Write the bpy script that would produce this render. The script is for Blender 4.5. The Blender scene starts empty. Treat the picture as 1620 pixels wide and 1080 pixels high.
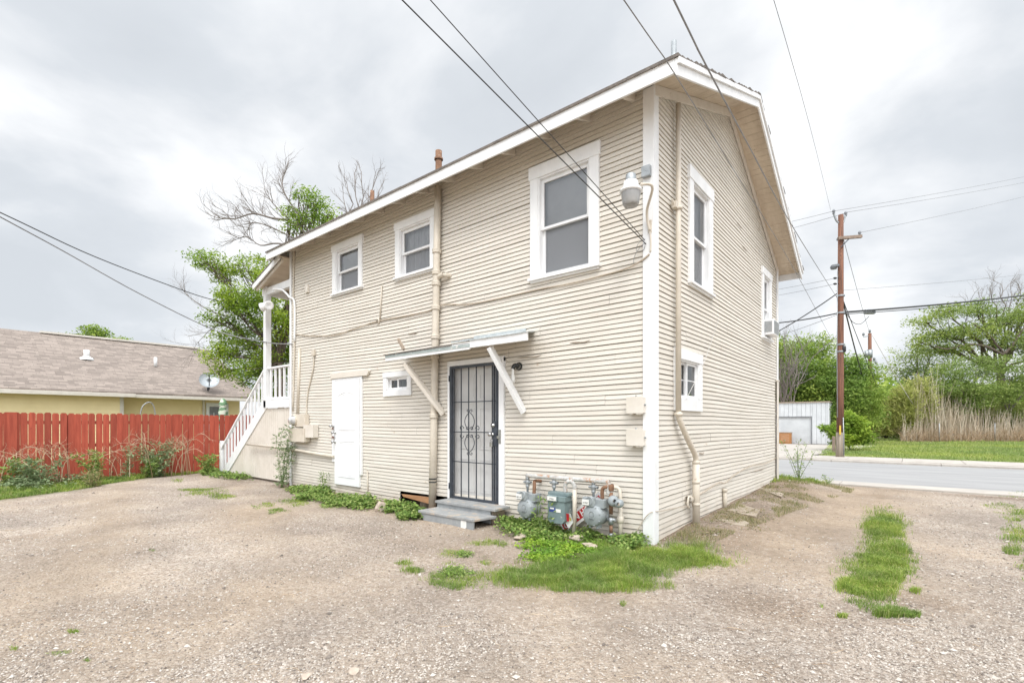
import bpy, math, random
import numpy as np
from mathutils import Vector, Matrix
PI = math.pi
rad = math.radians
scene = bpy.context.scene
col = scene.collection
random.seed(7)
rng = np.random.default_rng(11)

# ------------------------------------------------------------------ camera
# world frame = the house's own frame: rear wall in the plane y=0, gable wall in the plane x=0
FL, HZ, EYE = 777.0, 668.0, 1.4
_n = math.hypot(.633, .774)
R2 = np.array([.774, .633]) / _n           # camera right
F2 = np.array([-.633, .774]) / _n          # camera forward
CX, CY = 2.3062, -5.3474
cam_d = bpy.data.cameras.new('camera'); cam = bpy.data.objects.new('camera', cam_d); col.objects.link(cam)
cam.location = (CX, CY, EYE)
cam.rotation_euler = (rad(90), 0, math.asin(.633 / _n))
cam_d.sensor_width = 36; cam_d.lens = 36 * FL / 1620
cam_d.shift_y = (HZ - 540) / 1620
cam_d.clip_start = .05; cam_d.clip_end = 2000
scene.camera = cam

# ------------------------------------------------------------------ world: bright overcast
world = bpy.data.worlds.new("World"); scene.world = world; world.use_nodes = True
SUN_EL, SUN_AZ = rad(55), rad(140)          # azimuth of the sun, clockwise from +Y
def build_world():
    nt = world.node_tree; N = nt.nodes; L = nt.links; N.clear()
    out = N.new('ShaderNodeOutputWorld'); bg = N.new('ShaderNodeBackground'); bg.inputs[1].default_value = .1
    L.new(bg.outputs[0], out.inputs[0])
    sky = N.new('ShaderNodeTexSky'); sky.sky_type = 'NISHITA'; sky.sun_disc = False
    sky.sun_elevation = SUN_EL; sky.sun_rotation = SUN_AZ
    tc = N.new('ShaderNodeTexCoord'); sep = N.new('ShaderNodeSeparateXYZ'); L.new(tc.outputs['Generated'], sep.inputs[0])
    def math_(op, a, b=None, clamp=False):
        m = N.new('ShaderNodeMath'); m.operation = op; m.use_clamp = clamp
        for i, v in enumerate((a, b)):
            if v is None: continue
            if isinstance(v, (int, float)): m.inputs[i].default_value = v
            else: L.new(v, m.inputs[i])
        return m.outputs[0]
    zc = math_('ADD', math_('MAXIMUM', sep.outputs[2], 0.0), .34)
    px_ = math_('DIVIDE', sep.outputs[0], zc); py_ = math_('DIVIDE', sep.outputs[1], zc)
    cmb = N.new('ShaderNodeCombineXYZ'); L.new(px_, cmb.inputs[0]); L.new(py_, cmb.inputs[1])
    n1 = N.new('ShaderNodeTexNoise'); n1.inputs['Scale'].default_value = 1.9; n1.inputs['Detail'].default_value = 6; n1.inputs['Roughness'].default_value = .52; n1.inputs['Distortion'].default_value = .25
    mp = N.new('ShaderNodeMapping'); mp.inputs['Location'].default_value = (3.1, 1.7, 0); L.new(cmb.outputs[0], mp.inputs[0]); L.new(mp.outputs[0], n1.inputs['Vector'])
    cr = N.new('ShaderNodeValToRGB'); L.new(n1.outputs['Fac'], cr.inputs[0])
    e = cr.color_ramp.elements
    e[0].position = .34; e[0].color = (.545, .575, .61, 1)
    e[1].position = .655; e[1].color = (.86, .87, .88, 1)
    m1 = cr.color_ramp.elements.new(.44); m1.color = (.585, .615, .65, 1)
    m2 = cr.color_ramp.elements.new(.53); m2.color = (.69, .71, .735, 1)
    # an overcast sky is brightest overhead and round the hidden sun
    up = math_('POWER', math_('MAXIMUM', math_('MULTIPLY', math_('SUBTRACT', sep.outputs[2], .68), 3.4), 0.0), 1.0)
    sd = Vector((math.sin(SUN_AZ) * math.cos(SUN_EL), math.cos(SUN_AZ) * math.cos(SUN_EL), math.sin(SUN_EL)))
    dot = N.new('ShaderNodeVectorMath'); dot.operation = 'DOT_PRODUCT'; L.new(tc.outputs['Generated'], dot.inputs[0]); dot.inputs[1].default_value = sd
    glow = math_('POWER', math_('MAXIMUM', dot.outputs['Value'], 0.0), 2.0)
    k = math_('ADD', math_('ADD', math_('MULTIPLY', up, 1.5), math_('MULTIPLY', glow, 2.3)), 1.0)
    k10 = math_('MULTIPLY', k, 10.7)
    vm = N.new('ShaderNodeVectorMath'); vm.operation = 'SCALE'; L.new(cr.outputs[0], vm.inputs[0]); L.new(k10, vm.inputs['Scale'])
    mix = N.new('ShaderNodeMix'); mix.data_type = 'RGBA'; mix.inputs[0].default_value = .95
    L.new(sky.outputs[0], mix.inputs[6]); L.new(vm.outputs[0], mix.inputs[7]); L.new(mix.outputs[2], bg.inputs[0])
build_world()
sun_d = bpy.data.lights.new('sun', 'SUN'); sun = bpy.data.objects.new('sun', sun_d); col.objects.link(sun)
sun_d.energy = 1.4; sun_d.angle = rad(18); sun_d.color = (1, .96, .9)
_s = Vector((math.sin(SUN_AZ) * math.cos(SUN_EL), math.cos(SUN_AZ) * math.cos(SUN_EL), math.sin(SUN_EL)))
sun.rotation_euler = _s.to_track_quat('Z', 'Y').to_euler(); sun.location = (0, 0, 30)
vs = scene.view_settings
vs.view_transform = 'Standard'; vs.look = 'None'; vs.exposure = 0.3; vs.gamma = 1.0; vs.use_curve_mapping = False
scene.cycles.max_bounces = 6; scene.cycles.diffuse_bounces = 4; scene.cycles.transparent_max_bounces = 8
scene.cycles.use_adaptive_sampling = True

# ------------------------------------------------------------------ helpers: places
def P(px, py, x=None, y=None, z=None, d=None):
    """the point seen at a place of the survey photo, on a known plane of the site (x, y, z) or at a known distance d"""
    k = (px - 810) / FL; dx, dy = k * R2 + F2; dz = (HZ - py) / FL
    if x is not None: t = (x - CX) / dx
    elif y is not None: t = (y - CY) / dy
    elif z is not None: t = (z - EYE) / dz
    else: t = d
    return (CX + dx * t, CY + dy * t, EYE + dz * t)
def fbm2(x, y, sc=1.0, oct=4, seed=0):
    """smooth value noise on arrays, about -1..1"""
    out = np.zeros_like(x, dtype=float); amp = 1.0; tot = 0
    for o in range(oct):
        r = np.random.default_rng(seed * 17 + o); tab = r.uniform(-1, 1, (256, 256))
        u = x * sc; v = y * sc; iu = np.floor(u).astype(int); iv = np.floor(v).astype(int)
        fu = u - iu; fv = v - iv; fu = fu * fu * (3 - 2 * fu); fv = fv * fv * (3 - 2 * fv)
        a = tab[iu & 255, iv & 255]; b = tab[(iu + 1) & 255, iv & 255]; c = tab[iu & 255, (iv + 1) & 255]; d = tab[(iu + 1) & 255, (iv + 1) & 255]
        out += amp * ((a * (1 - fu) + b * fu) * (1 - fv) + (c * (1 - fu) + d * fu) * fv); tot += amp
        amp *= .5; sc *= 2.03
    return out / tot
def sstep(a, b, v):
    t = np.clip((v - a) / (b - a), 0, 1); return t * t * (3 - 2 * t)
def ground_h(x, y):
    x = np.asarray(x, float); y = np.asarray(y, float)
    h = .022 * fbm2(x, y, .7, 3, 3) + .010 * fbm2(x, y, 3.5, 3, 4)
    # low bank along the gable wall
    bank = sstep(1.5, .25, x) * sstep(-.3, 1.2, y) * sstep(7.9, 6.9, y) * sstep(-.6, -.1, x)
    h = h + bank * (.05 + .018 * y)
    # shallow wheel tracks across the yard
    rut = np.sin((y + .25 * x + .25 * fbm2(x, y, .5, 2, 9)) * 3.3)
    h = h + .012 * rut * sstep(-2.5, -5, x) * sstep(-9, -5, y) * sstep(2, -.5, y)
    # crawl space scooped out under the wall behind the steps
    h = h - .10 * np.exp(-((x + 3.9) / .45) ** 2 - ((y - .05) / .25) ** 2)
    st = sstep(7.5, 8.05, y)
    h = h * (1 - st) - .03 * st
    return h
def gh(x, y): return float(ground_h(np.array([x]), np.array([y]))[0])

# ------------------------------------------------------------------ helpers: objects
def tag(o, label=None, cat=None, group=None, kind=None):
    if label: o['label'] = label
    if cat: o['category'] = cat
    if group: o['group'] = group
    if kind: o['kind'] = kind
    return o
def thing(name, loc, label, cat, group=None):
    o = bpy.data.objects.new(name, None); col.objects.link(o); o.location = loc; o.empty_display_size = .2
    return tag(o, label, cat, group)
def root_loc(p):
    v = Vector((0, 0, 0))
    while p is not None: v = v + p.location; p = p.parent
    return v
class MB:
    def __init__(s): s.v = []; s.f = []; s.sm = []
    def quadmesh(s, vs_, fs_, smooth=False):
        b = len(s.v); s.v += [tuple(p) for p in vs_]; s.f += [tuple(i + b for i in f) for f in fs_]; s.sm += [smooth] * len(fs_); return s
    def box(s, x0, x1, y0, y1, z0, z1):
        v = [(x0, y0, z0), (x1, y0, z0), (x1, y1, z0), (x0, y1, z0), (x0, y0, z1), (x1, y0, z1), (x1, y1, z1), (x0, y1, z1)]
        return s.quadmesh(v, [(0, 3, 2, 1), (4, 5, 6, 7), (0, 1, 5, 4), (1, 2, 6, 5), (2, 3, 7, 6), (3, 0, 4, 7)])
    def hexa(s, v): return s.quadmesh(v, [(0, 3, 2, 1), (4, 5, 6, 7), (0, 1, 5, 4), (1, 2, 6, 5), (2, 3, 7, 6), (3, 0, 4, 7)])
    def bar(s, a, b, w, h, up=(0, 0, 1)):
        """box beam from a to b, w across, h along up"""
        a = Vector(a); b = Vector(b); d = (b - a).normalized(); u = Vector(up)
        sd = d.cross(u)
        if sd.length < 1e-4: sd = d.cross(Vector((1, 0, 0)))
        sd.normalize(); u = sd.cross(d).normalized(); sd = sd * w / 2; u = u * h / 2
        return s.hexa([a - sd - u, a + sd - u, b + sd - u, b - sd - u, a - sd + u, a + sd + u, b + sd + u, b - sd + u])
    def prism(s, poly, axis, a, b):
        """poly in the two other axes (in order), extruded along axis from a to b"""
        n = len(poly); vs_ = []
        for t in (a, b):
            for p in poly:
                q = [p[0], p[1]]; q.insert('xyz'.index(axis), t); vs_.append(q)
        fs_ = [tuple(range(n))[::-1], tuple(range(n, 2 * n))] + [(i, (i + 1) % n, (i + 1) % n + n, i + n) for i in range(n)]
        return s.quadmesh(vs_, fs_)
    def tube(s, pts, r, n=10, smooth=True, cap=True):
        pts = [Vector(p) for p in pts]; m = len(pts); rs = r if isinstance(r, (list, tuple)) else [r] * m
        vs_ = []; ref = None
        for i, p in enumerate(pts):
            d = (pts[min(i + 1, m - 1)] - pts[max(i - 1, 0)])
            if d.length < 1e-9: d = Vector((0, 0, 1))
            d.normalize()
            if ref is None: ref = Vector((0, 0, 1)) if abs(d.z) < .9 else Vector((1, 0, 0))
            a = d.cross(ref).normalized(); b = a.cross(d).normalized(); ref = b
            # keep frames steady
            for k in range(n):
                t = 2 * PI * k / n; vs_.append(p + (a * math.cos(t) + b * math.sin(t)) * rs[i])
        fs_ = []
        for i in range(m - 1):
            for k in range(n):
                k2 = (k + 1) % n; fs_.append((i * n + k, i * n + k2, (i + 1) * n + k2, (i + 1) * n + k))
        s.quadmesh(vs_, fs_, smooth)
        if cap:
            b0 = len(s.v) - len(vs_); s.f.append(tuple(b0 + k for k in range(n))[::-1]); s.f.append(tuple(b0 + (m - 1) * n + k for k in range(n))); s.sm += [False, False]
        return s
    def lathe(s, prof, c, axis=(0, 0, 1), n=24):
        """prof: (radius, offset along axis) list"""
        ax = Vector(axis).normalized(); ref = Vector((0, 0, 1)) if abs(ax.z) < .9 else Vector((1, 0, 0))
        a = ax.cross(ref).normalized(); b = ax.cross(a); c = Vector(c); vs_ = []; fs_ = []
        for r, h in prof:
            for k in range(n):
                t = 2 * PI * k / n; vs_.append(c + ax * h + (a * math.cos(t) + b * math.sin(t)) * max(r, 1e-4))
        for i in range(len(prof) - 1):
            for k in range(n):
                k2 = (k + 1) % n; fs_.append((i * n + k, (i + 1) * n + k, (i + 1) * n + k2, i * n + k2))
        return s.quadmesh(vs_, fs_, True)
    def build(s, name, mat, parent=None, bevel=0, label=None):
        me = bpy.data.meshes.new(name); off = root_loc(parent)
        me.from_pydata([(v[0] - off.x, v[1] - off.y, v[2] - off.z) for v in s.v], [], s.f)
        me.polygons.foreach_set('use_smooth', s.sm); me.materials.append(mat); me.update()
        o = bpy.data.objects.new(name, me); col.objects.link(o)
        if parent is not None: o.parent = parent
        if bevel:
            b = o.modifiers.new('bevel', 'BEVEL'); b.width = bevel; b.segments = 2; b.limit_method = 'ANGLE'; b.angle_limit = rad(40)
        if label: o['label'] = label
        return o
def np_mesh(name, V, Fc, mat, parent=None, smooth=False, attr=None):
    """V (n,3); Fc (m,k) all faces of k corners"""
    me = bpy.data.meshes.new(name); off = root_loc(parent); V = np.asarray(V, dtype=np.float32) - np.array([off.x, off.y, off.z], dtype=np.float32)
    Fc = np.asarray(Fc, dtype=np.int32); m, k = Fc.shape
    me.vertices.add(len(V)); me.vertices.foreach_set('co', V.ravel())
    me.loops.add(m * k); me.loops.foreach_set('vertex_index', Fc.ravel())
    me.polygons.add(m); me.polygons.foreach_set('loop_start', np.arange(0, m * k, k, dtype=np.int32))
    me.polygons.foreach_set('loop_total', np.full(m, k, dtype=np.int32))
    me.polygons.foreach_set('use_smooth', np.full(m, smooth))
    me.update(calc_edges=True); me.validate()
    if attr:
        for an, av in attr.items():
            a = me.attributes.new(an, 'FLOAT', 'POINT'); a.data.foreach_set('value', np.asarray(av, dtype=np.float32))
    me.materials.append(mat); o = bpy.data.objects.new(name, me); col.objects.link(o)
    if parent is not None: o.parent = parent
    return o
def text_mesh(name, txt, size, mat, M, parent=None, depth=.001, align='CENTER', bold=0):
    cu = bpy.data.curves.new(name, 'FONT'); cu.body = txt; cu.size = size; cu.extrude = depth; cu.align_x = align; cu.align_y = 'CENTER'; cu.offset = bold
    t = bpy.data.objects.new('t', cu); me = bpy.data.meshes.new_from_object(t); bpy.data.objects.remove(t)
    off = root_loc(parent); me.transform(Matrix.Translation(-off) @ M); me.materials.clear(); me.materials.append(mat); me.name = name
    o = bpy.data.objects.new(name, me); col.objects.link(o)
    if parent is not None: o.parent = parent
    return o
def spline(pts, n=8):
    pts = [Vector(p) for p in pts]; out = []
    for i in range(len(pts) - 1):
        p0 = pts[max(i - 1, 0)]; p1 = pts[i]; p2 = pts[i + 1]; p3 = pts[min(i + 2, len(pts) - 1)]
        for k in range(n):
            t = k / n
            out.append(.5 * ((2 * p1) + (p2 - p0) * t + (2 * p0 - 5 * p1 + 4 * p2 - p3) * t * t + (3 * p1 - p0 - 3 * p2 + p3) * t ** 3))
    out.append(pts[-1]); return out

# ------------------------------------------------------------------ materials
def mat(name, c1, c2=None, scale=6, rough=.6, bump=.15, bscale=60, metal=0, stretch=(1, 1, 1), c3=None, c3amt=.0, c3scale=3, spec=.4, contrast=(.35, .65), c3stretch=(1, 1, 1)):
    m = bpy.data.materials.new(name); m.use_nodes = True; N = m.node_tree.nodes; L = m.node_tree.links
    b = N['Principled BSDF']; b.inputs['Roughness'].default_value = rough; b.inputs['Metallic'].default_value = metal
    b.inputs['Specular IOR Level'].default_value = spec
    c2 = c2 or tuple(v * .85 for v in c1)
    tc = N.new('ShaderNodeTexCoord'); mp = N.new('ShaderNodeMapping'); L.new(tc.outputs['Object'], mp.inputs[0]); mp.inputs['Scale'].default_value = stretch
    n = N.new('ShaderNodeTexNoise'); n.inputs['Scale'].default_value = scale; n.inputs['Detail'].default_value = 6; n.inputs['Roughness'].default_value = .62; L.new(mp.outputs[0], n.inputs['Vector'])
    r = N.new('ShaderNodeValToRGB'); L.new(n.outputs['Fac'], r.inputs[0])
    r.color_ramp.elements[0].position = contrast[0]; r.color_ramp.elements[0].color = (*c2, 1)
    r.color_ramp.elements[1].position = contrast[1]; r.color_ramp.elements[1].color = (*c1, 1)
    outc = r.outputs[0]
    if c3:
        mp3 = N.new('ShaderNodeMapping'); L.new(tc.outputs['Object'], mp3.inputs[0]); mp3.inputs['Scale'].default_value = c3stretch; mp3.inputs['Location'].default_value = (5, 3, 1)
        n3 = N.new('ShaderNodeTexNoise'); n3.inputs['Scale'].default_value = c3scale; n3.inputs['Detail'].default_value = 8; n3.inputs['Roughness'].default_value = .72; L.new(mp3.outputs[0], n3.inputs['Vector'])
        r3 = N.new('ShaderNodeValToRGB'); L.new(n3.outputs['Fac'], r3.inputs[0]); r3.color_ramp.elements[0].position = .62 - c3amt * .3; r3.color_ramp.elements[1].position = .66 - c3amt * .25
        r3.color_ramp.elements[0].color = (0, 0, 0, 1); r3.color_ramp.elements[1].color = (1, 1, 1, 1)
        mx = N.new('ShaderNodeMix'); mx.data_type = 'RGBA'; L.new(r3.outputs[0], mx.inputs[0]); L.new(outc, mx.inputs[6]); mx.inputs[7].default_value = (*c3, 1); outc = mx.outputs[2]
    L.new(outc, b.inputs['Base Color'])
    if bump:
        nb = N.new('ShaderNodeTexNoise'); nb.inputs['Scale'].default_value = bscale; nb.inputs['Detail'].default_value = 4; L.new(mp.outputs[0], nb.inputs['Vector'])
        bp = N.new('ShaderNodeBump'); bp.inputs['Strength'].default_value = bump; bp.inputs['Distance'].default_value = .01; L.new(nb.outputs['Fac'], bp.inputs['Height']); L.new(bp.outputs[0], b.inputs['Normal'])
    return m
def island_mat(name, cols, rough=.6, trans=.35, big=None):
    """leaves, blades and stones: each one its own tone"""
    m = bpy.data.materials.new(name); m.use_nodes = True; N = m.node_tree.nodes; L = m.node_tree.links
    b = N['Principled BSDF']; b.inputs['Roughness'].default_value = rough; b.inputs['Specular IOR Level'].default_value = .25
    g = N.new('ShaderNodeNewGeometry'); r = N.new('ShaderNodeValToRGB'); L.new(g.outputs['Random Per Island'], r.inputs[0])
    while len(r.color_ramp.elements) < len(cols): r.color_ramp.elements.new(.5)
    for i, c in enumerate(cols):
        r.color_ramp.elements[i].position = i / (len(cols) - 1); r.color_ramp.elements[i].color = (*c, 1)
    outc = r.outputs[0]
    if big:
        tc = N.new('ShaderNodeTexCoord'); n = N.new('ShaderNodeTexNoise'); n.inputs['Scale'].default_value = big[0]; n.inputs['Detail'].default_value = 3; L.new(tc.outputs['Object'], n.inputs['Vector'])
        rr = N.new('ShaderNodeValToRGB'); rr.color_ramp.elements[0].position = .4; rr.color_ramp.elements[1].position = .62; L.new(n.outputs['Fac'], rr.inputs[0])
        mx = N.new('ShaderNodeMix'); mx.data_type = 'RGBA'; mx.blend_type = 'MULTIPLY'; mx.inputs[0].default_value = 1
        mc = N.new('ShaderNodeMix'); mc.data_type = 'RGBA'; L.new(rr.outputs[0], mc.inputs[0]); mc.inputs[6].default_value = (*big[1], 1); mc.inputs[7].default_value = (*big[2], 1)
        L.new(outc, mx.inputs[6]); L.new(mc.outputs[2], mx.inputs[7]); outc = mx.outputs[2]
    L.new(outc, b.inputs['Base Color'])
    if trans:
        t = N.new('ShaderNodeBsdfTranslucent'); L.new(outc, t.inputs[0]); ms = N.new('ShaderNodeMixShader'); ms.inputs[0].default_value = trans
        L.new(b.outputs[0], ms.inputs[1]); L.new(t.outputs[0], ms.inputs[2]); L.new(ms.outputs[0], N['Material Output'].inputs[0])
    return m
M = {}
def siding_mat():
    m = mat('cream siding paint', (.675, .635, .57), (.60, .555, .485), scale=1.6, rough=.62, bump=.25, bscale=14, stretch=(.6, .6, 6), c3=(.50, .42, .33), c3amt=-.15, c3scale=2.2, c3stretch=(1, 1, 1.3), contrast=(.3, .7))
    N = m.node_tree.nodes; L = m.node_tree.links; b = N['Principled BSDF']
    # each board weathers on its own; small chips show the old wood
    src = b.inputs['Base Color'].links[0].from_socket
    g = N.new('ShaderNodeNewGeometry'); mr = N.new('ShaderNodeMapRange'); L.new(g.outputs['Random Per Island'], mr.inputs[0]); mr.inputs[3].default_value = .955; mr.inputs[4].default_value = 1.02
    v = N.new('ShaderNodeVectorMath'); v.operation = 'SCALE'; L.new(src, v.inputs[0]); L.new(mr.outputs[0], v.inputs['Scale'])
    tc = N.new('ShaderNodeTexCoord'); n = N.new('ShaderNodeTexNoise'); n.inputs['Scale'].default_value = 9; n.inputs['Detail'].default_value = 9; n.inputs['Roughness'].default_value = .75
    mp = N.new('ShaderNodeMapping'); mp.inputs['Scale'].default_value = (.5, .5, 3.4); L.new(tc.outputs['Object'], mp.inputs[0]); L.new(mp.outputs[0], n.inputs['Vector'])
    r = N.new('ShaderNodeValToRGB'); r.color_ramp.elements[0].position = .70; r.color_ramp.elements[1].position = .72; r.color_ramp.elements[0].color = (0, 0, 0, 1); r.color_ramp.elements[1].color = (.8, .8, .8, 1); L.new(n.outputs['Fac'], r.inputs[0])
    mx = N.new('ShaderNodeMix'); mx.data_type = 'RGBA'; L.new(r.outputs[0], mx.inputs[0]); L.new(v.outputs[0], mx.inputs[6]); mx.inputs[7].default_value = (.36, .29, .22, 1)
    # mud splashed up from the ground onto the lowest boards, in a ragged band
    sp = N.new('ShaderNodeSeparateXYZ'); L.new(tc.outputs['Object'], sp.inputs[0]); n2 = N.new('ShaderNodeTexNoise'); n2.inputs['Scale'].default_value = 3.0; n2.inputs['Detail'].default_value = 8; n2.inputs['Roughness'].default_value = .7; L.new(tc.outputs['Object'], n2.inputs['Vector'])
    m1 = N.new('ShaderNodeMapRange'); L.new(sp.outputs[2], m1.inputs[0]); m1.inputs[1].default_value = 0; m1.inputs[2].default_value = .55; m1.inputs[3].default_value = .38; m1.inputs[4].default_value = -.35
    ad = N.new('ShaderNodeMath'); ad.operation = 'ADD'; L.new(n2.outputs['Fac'], ad.inputs[0]); L.new(m1.outputs[0], ad.inputs[1])
    m2 = N.new('ShaderNodeMapRange'); L.new(ad.outputs[0], m2.inputs[0]); m2.inputs[1].default_value = .5; m2.inputs[2].default_value = .95; m2.inputs[3].default_value = 0; m2.inputs[4].default_value = .55
    mz = N.new('ShaderNodeMix'); mz.data_type = 'RGBA'; L.new(m2.outputs[0], mz.inputs[0]); L.new(mx.outputs[2], mz.inputs[6]); mz.inputs[7].default_value = (.42, .34, .26, 1); L.new(mz.outputs[2], b.inputs['Base Color'])
    return m
M['siding'] = siding_mat()
M['cream'] = mat('cream painted wood', (.69, .64, .575), (.61, .56, .49), scale=4, rough=.55, c3=(.42, .34, .26), c3amt=-.1, c3scale=7)
M['pipe'] = mat('cream painted pipe', (.62, .56, .475), (.53, .475, .395), scale=5, rough=.45, bump=.08, c3=(.36, .27, .19), c3amt=-.12, c3scale=9, c3stretch=(1, 1, .4))
M['white'] = mat('white trim paint', (.80, .80, .80), (.71, .715, .72), scale=5, rough=.5, bump=.2, bscale=35, stretch=(1, 1, .35), c3=(.46, .43, .40), c3amt=-.2, c3scale=11, c3stretch=(1, 1, .4))
M['whitedoor'] = mat('white door skin', (.80, .81, .82), (.76, .77, .78), scale=2, rough=.4, bump=.04, c3=(.55, .53, .5), c3amt=-.25, c3scale=9)
M['greydoor'] = mat('shaded grey door skin', (.60, .595, .58), (.52, .51, .50), scale=3, rough=.6, bump=.05)  # pale inner door, greyed in its colour for the shade behind the gate
M['vinyl'] = mat('white vinyl', (.8, .8, .8), (.76, .76, .77), scale=3, rough=.35, bump=.02)
M['soffit'] = mat('cream soffit boards', (.64, .55, .44), (.54, .45, .35), scale=3, rough=.6, stretch=(3, .6, 1), c3=(.40, .32, .24), c3amt=-.12, c3scale=6)
M['greygreen'] = mat('faded green grey paint', (.42, .47, .46), (.30, .35, .34), scale=7, rough=.6, c3=(.62, .60, .56), c3amt=.1, c3scale=9)
M['tin'] = mat('weathered tin flashing', (.60, .635, .64), (.42, .46, .465), scale=9, rough=.35, metal=.35, bump=.3, bscale=18, c3=(.75, .77, .78), c3amt=.1, c3scale=6)
M['steptop'] = mat('worn grey deck paint', (.34, .345, .34), (.25, .255, .255), scale=7, rough=.7, bump=.3, c3=(.43, .36, .29), c3amt=.28, c3scale=7)
M['stepface'] = mat('grey painted riser', (.33, .345, .35), (.25, .262, .267), scale=7, rough=.6, bump=.2, c3=(.50, .50, .49), c3amt=-.05, c3scale=7)
M['rawwood'] = mat('bare orange brown board', (.43, .235, .12), (.33, .165, .08), scale=3, rough=.7, stretch=(1, 6, 6), c3=(.20, .11, .06), c3amt=-.1, c3scale=9)
M['wood'] = mat('weathered wood', (.40, .33, .26), (.27, .21, .16), scale=4, rough=.8, stretch=(8, 8, .7))
M['iron'] = mat('dark painted steel', (.055, .065, .08), (.035, .04, .05), scale=14, rough=.4, bump=.05, c3=(.14, .13, .12), c3amt=-.1, c3scale=20)
M['chrome'] = mat('worn nickel', (.55, .55, .55), (.38, .38, .38), scale=20, rough=.25, metal=.9, bump=.05)
M['black'] = mat('black enamel', (.025, .025, .025), (.015, .015, .015), rough=.35)
M['rubber'] = mat('black rubber band', (.04, .04, .04), (.02, .02, .02), rough=.7)
M['rust'] = mat('rusty iron', (.27, .15, .09), (.15, .08, .05), scale=18, rough=.85, bump=.4, c3=(.55, .47, .38), c3amt=.05, c3scale=14)
M['peel'] = mat('peeling grey paint on rusty pipe', (.56, .555, .53), (.36, .35, .335), scale=22, rough=.8, bump=.5, c3=(.40, .25, .17), c3amt=.28, c3scale=13)
M['meter'] = mat('gas meter grey', (.34, .365, .375), (.24, .265, .275), scale=9, rough=.5, bump=.15, c3=(.45, .47, .46), c3amt=.0, c3scale=12)
M['meterteal'] = mat('gas meter teal grey', (.20, .26, .262), (.15, .20, .205), scale=9, rough=.5, bump=.15, c3=(.48, .50, .46), c3amt=.03, c3scale=10)
M['galv'] = mat('galvanised steel', (.38, .40, .41), (.27, .29, .30), scale=20, rough=.4, metal=.5, bump=.15)
M['label'] = mat('white sticker', (.78, .77, .74), (.70, .69, .66), scale=20, rough=.5, bump=0)
M['ink'] = mat('dark print', (.05, .05, .06), rough=.6, bump=0)
M['blueink'] = mat('blue print', (.04, .07, .30), rough=.6, bump=0)
M['signred'] = mat('red sign print', (.50, .03, .035), (.42, .025, .03), rough=.4, bump=0)
M['signwhite'] = mat('white sign board', (.78, .78, .78), (.68, .67, .65), rough=.4, bump=.02)
M['yellowink'] = mat('yellow print', (.6, .42, .05), rough=.5, bump=0)
M['shingle'] = mat('roof shingles', (.20, .175, .155), (.12, .105, .095), scale=14, rough=.9, bump=.6, bscale=50, stretch=(1, 1, 1))
M['dark'] = mat('dark room', (.03, .03, .03), rough=.9, bump=0)
M['curtain'] = mat('grey window shade', (.80, .81, .83), (.66, .67, .70), scale=1.2, rough=.9, bump=.02)
M['blind'] = mat('pale blind', (.42, .45, .44), (.34, .37, .36), scale=3, rough=.9, bump=.1, bscale=4, stretch=(18, 18, .1))
M['cable'] = mat('black cable', (.05, .05, .055), (.03, .03, .03), rough=.5, bump=0)
M['cablegrey'] = mat('grey cable', (.26, .26, .27), (.19, .19, .20), rough=.5, bump=0)
M['cablecream'] = mat('cream painted cable', (.50, .43, .34), (.40, .33, .26), rough=.6, bump=.05)
M['whitecable'] = mat('white cable', (.62, .60, .56), (.5, .48, .45), rough=.5, bump=.02)
M['stone'] = mat('pale limestone', (.52, .44, .36), (.38, .31, .25), scale=7, rough=.9, bump=.6, bscale=20)
M['slabstone'] = mat('broken concrete slab', (.42, .36, .29), (.29, .235, .18), scale=9, rough=.95, bump=.9, bscale=24, c3=(.26, .20, .14), c3amt=.15, c3scale=6)
M['bark'] = mat('tree bark', (.17, .135, .11), (.09, .07, .055), scale=5, rough=.95, bump=.8, bscale=12, stretch=(4, 4, 1))
M['barkgrey'] = mat('grey twig bark', (.27, .235, .215), (.18, .155, .14), scale=5, rough=.95, bump=.4, bscale=12)
M['pole'] = mat('creosoted pole wood', (.25, .115, .07), (.105, .055, .04), scale=3.2, rough=.85, bump=.5, bscale=16, stretch=(9, 9, .35), c3=(.055, .035, .03), c3amt=.02, c3scale=1.5)
M['polebase'] = mat('bare grey pole foot', (.34, .29, .23), (.19, .155, .12), scale=3, rough=.9, bump=.6, bscale=16, stretch=(9, 9, .4))
M['crossarm'] = mat('grey crossarm wood', (.30, .23, .18), (.2, .15, .12), scale=4, rough=.9)
M['insul'] = mat('grey porcelain', (.22, .23, .25), (.16, .17, .18), rough=.3, bump=0)
M['garage'] = mat('white metal siding', (.62, .64, .66), (.53, .55, .57), scale=2, rough=.5, bump=.1, c3=(.36, .30, .25), c3amt=-.12, c3scale=1.2)
M['brown'] = mat('brown cabinet wood', (.42, .20, .07), (.30, .13, .045), scale=5, rough=.5, stretch=(6, 6, 1))
M['yellow'] = mat('yellow lap siding', (.88, .74, .44), (.82, .68, .39), scale=2, rough=.6, bump=.05)
M['gutter'] = mat('pale gutter', (.66, .62, .56), (.58, .54, .48), rough=.45, bump=.05)
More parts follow.
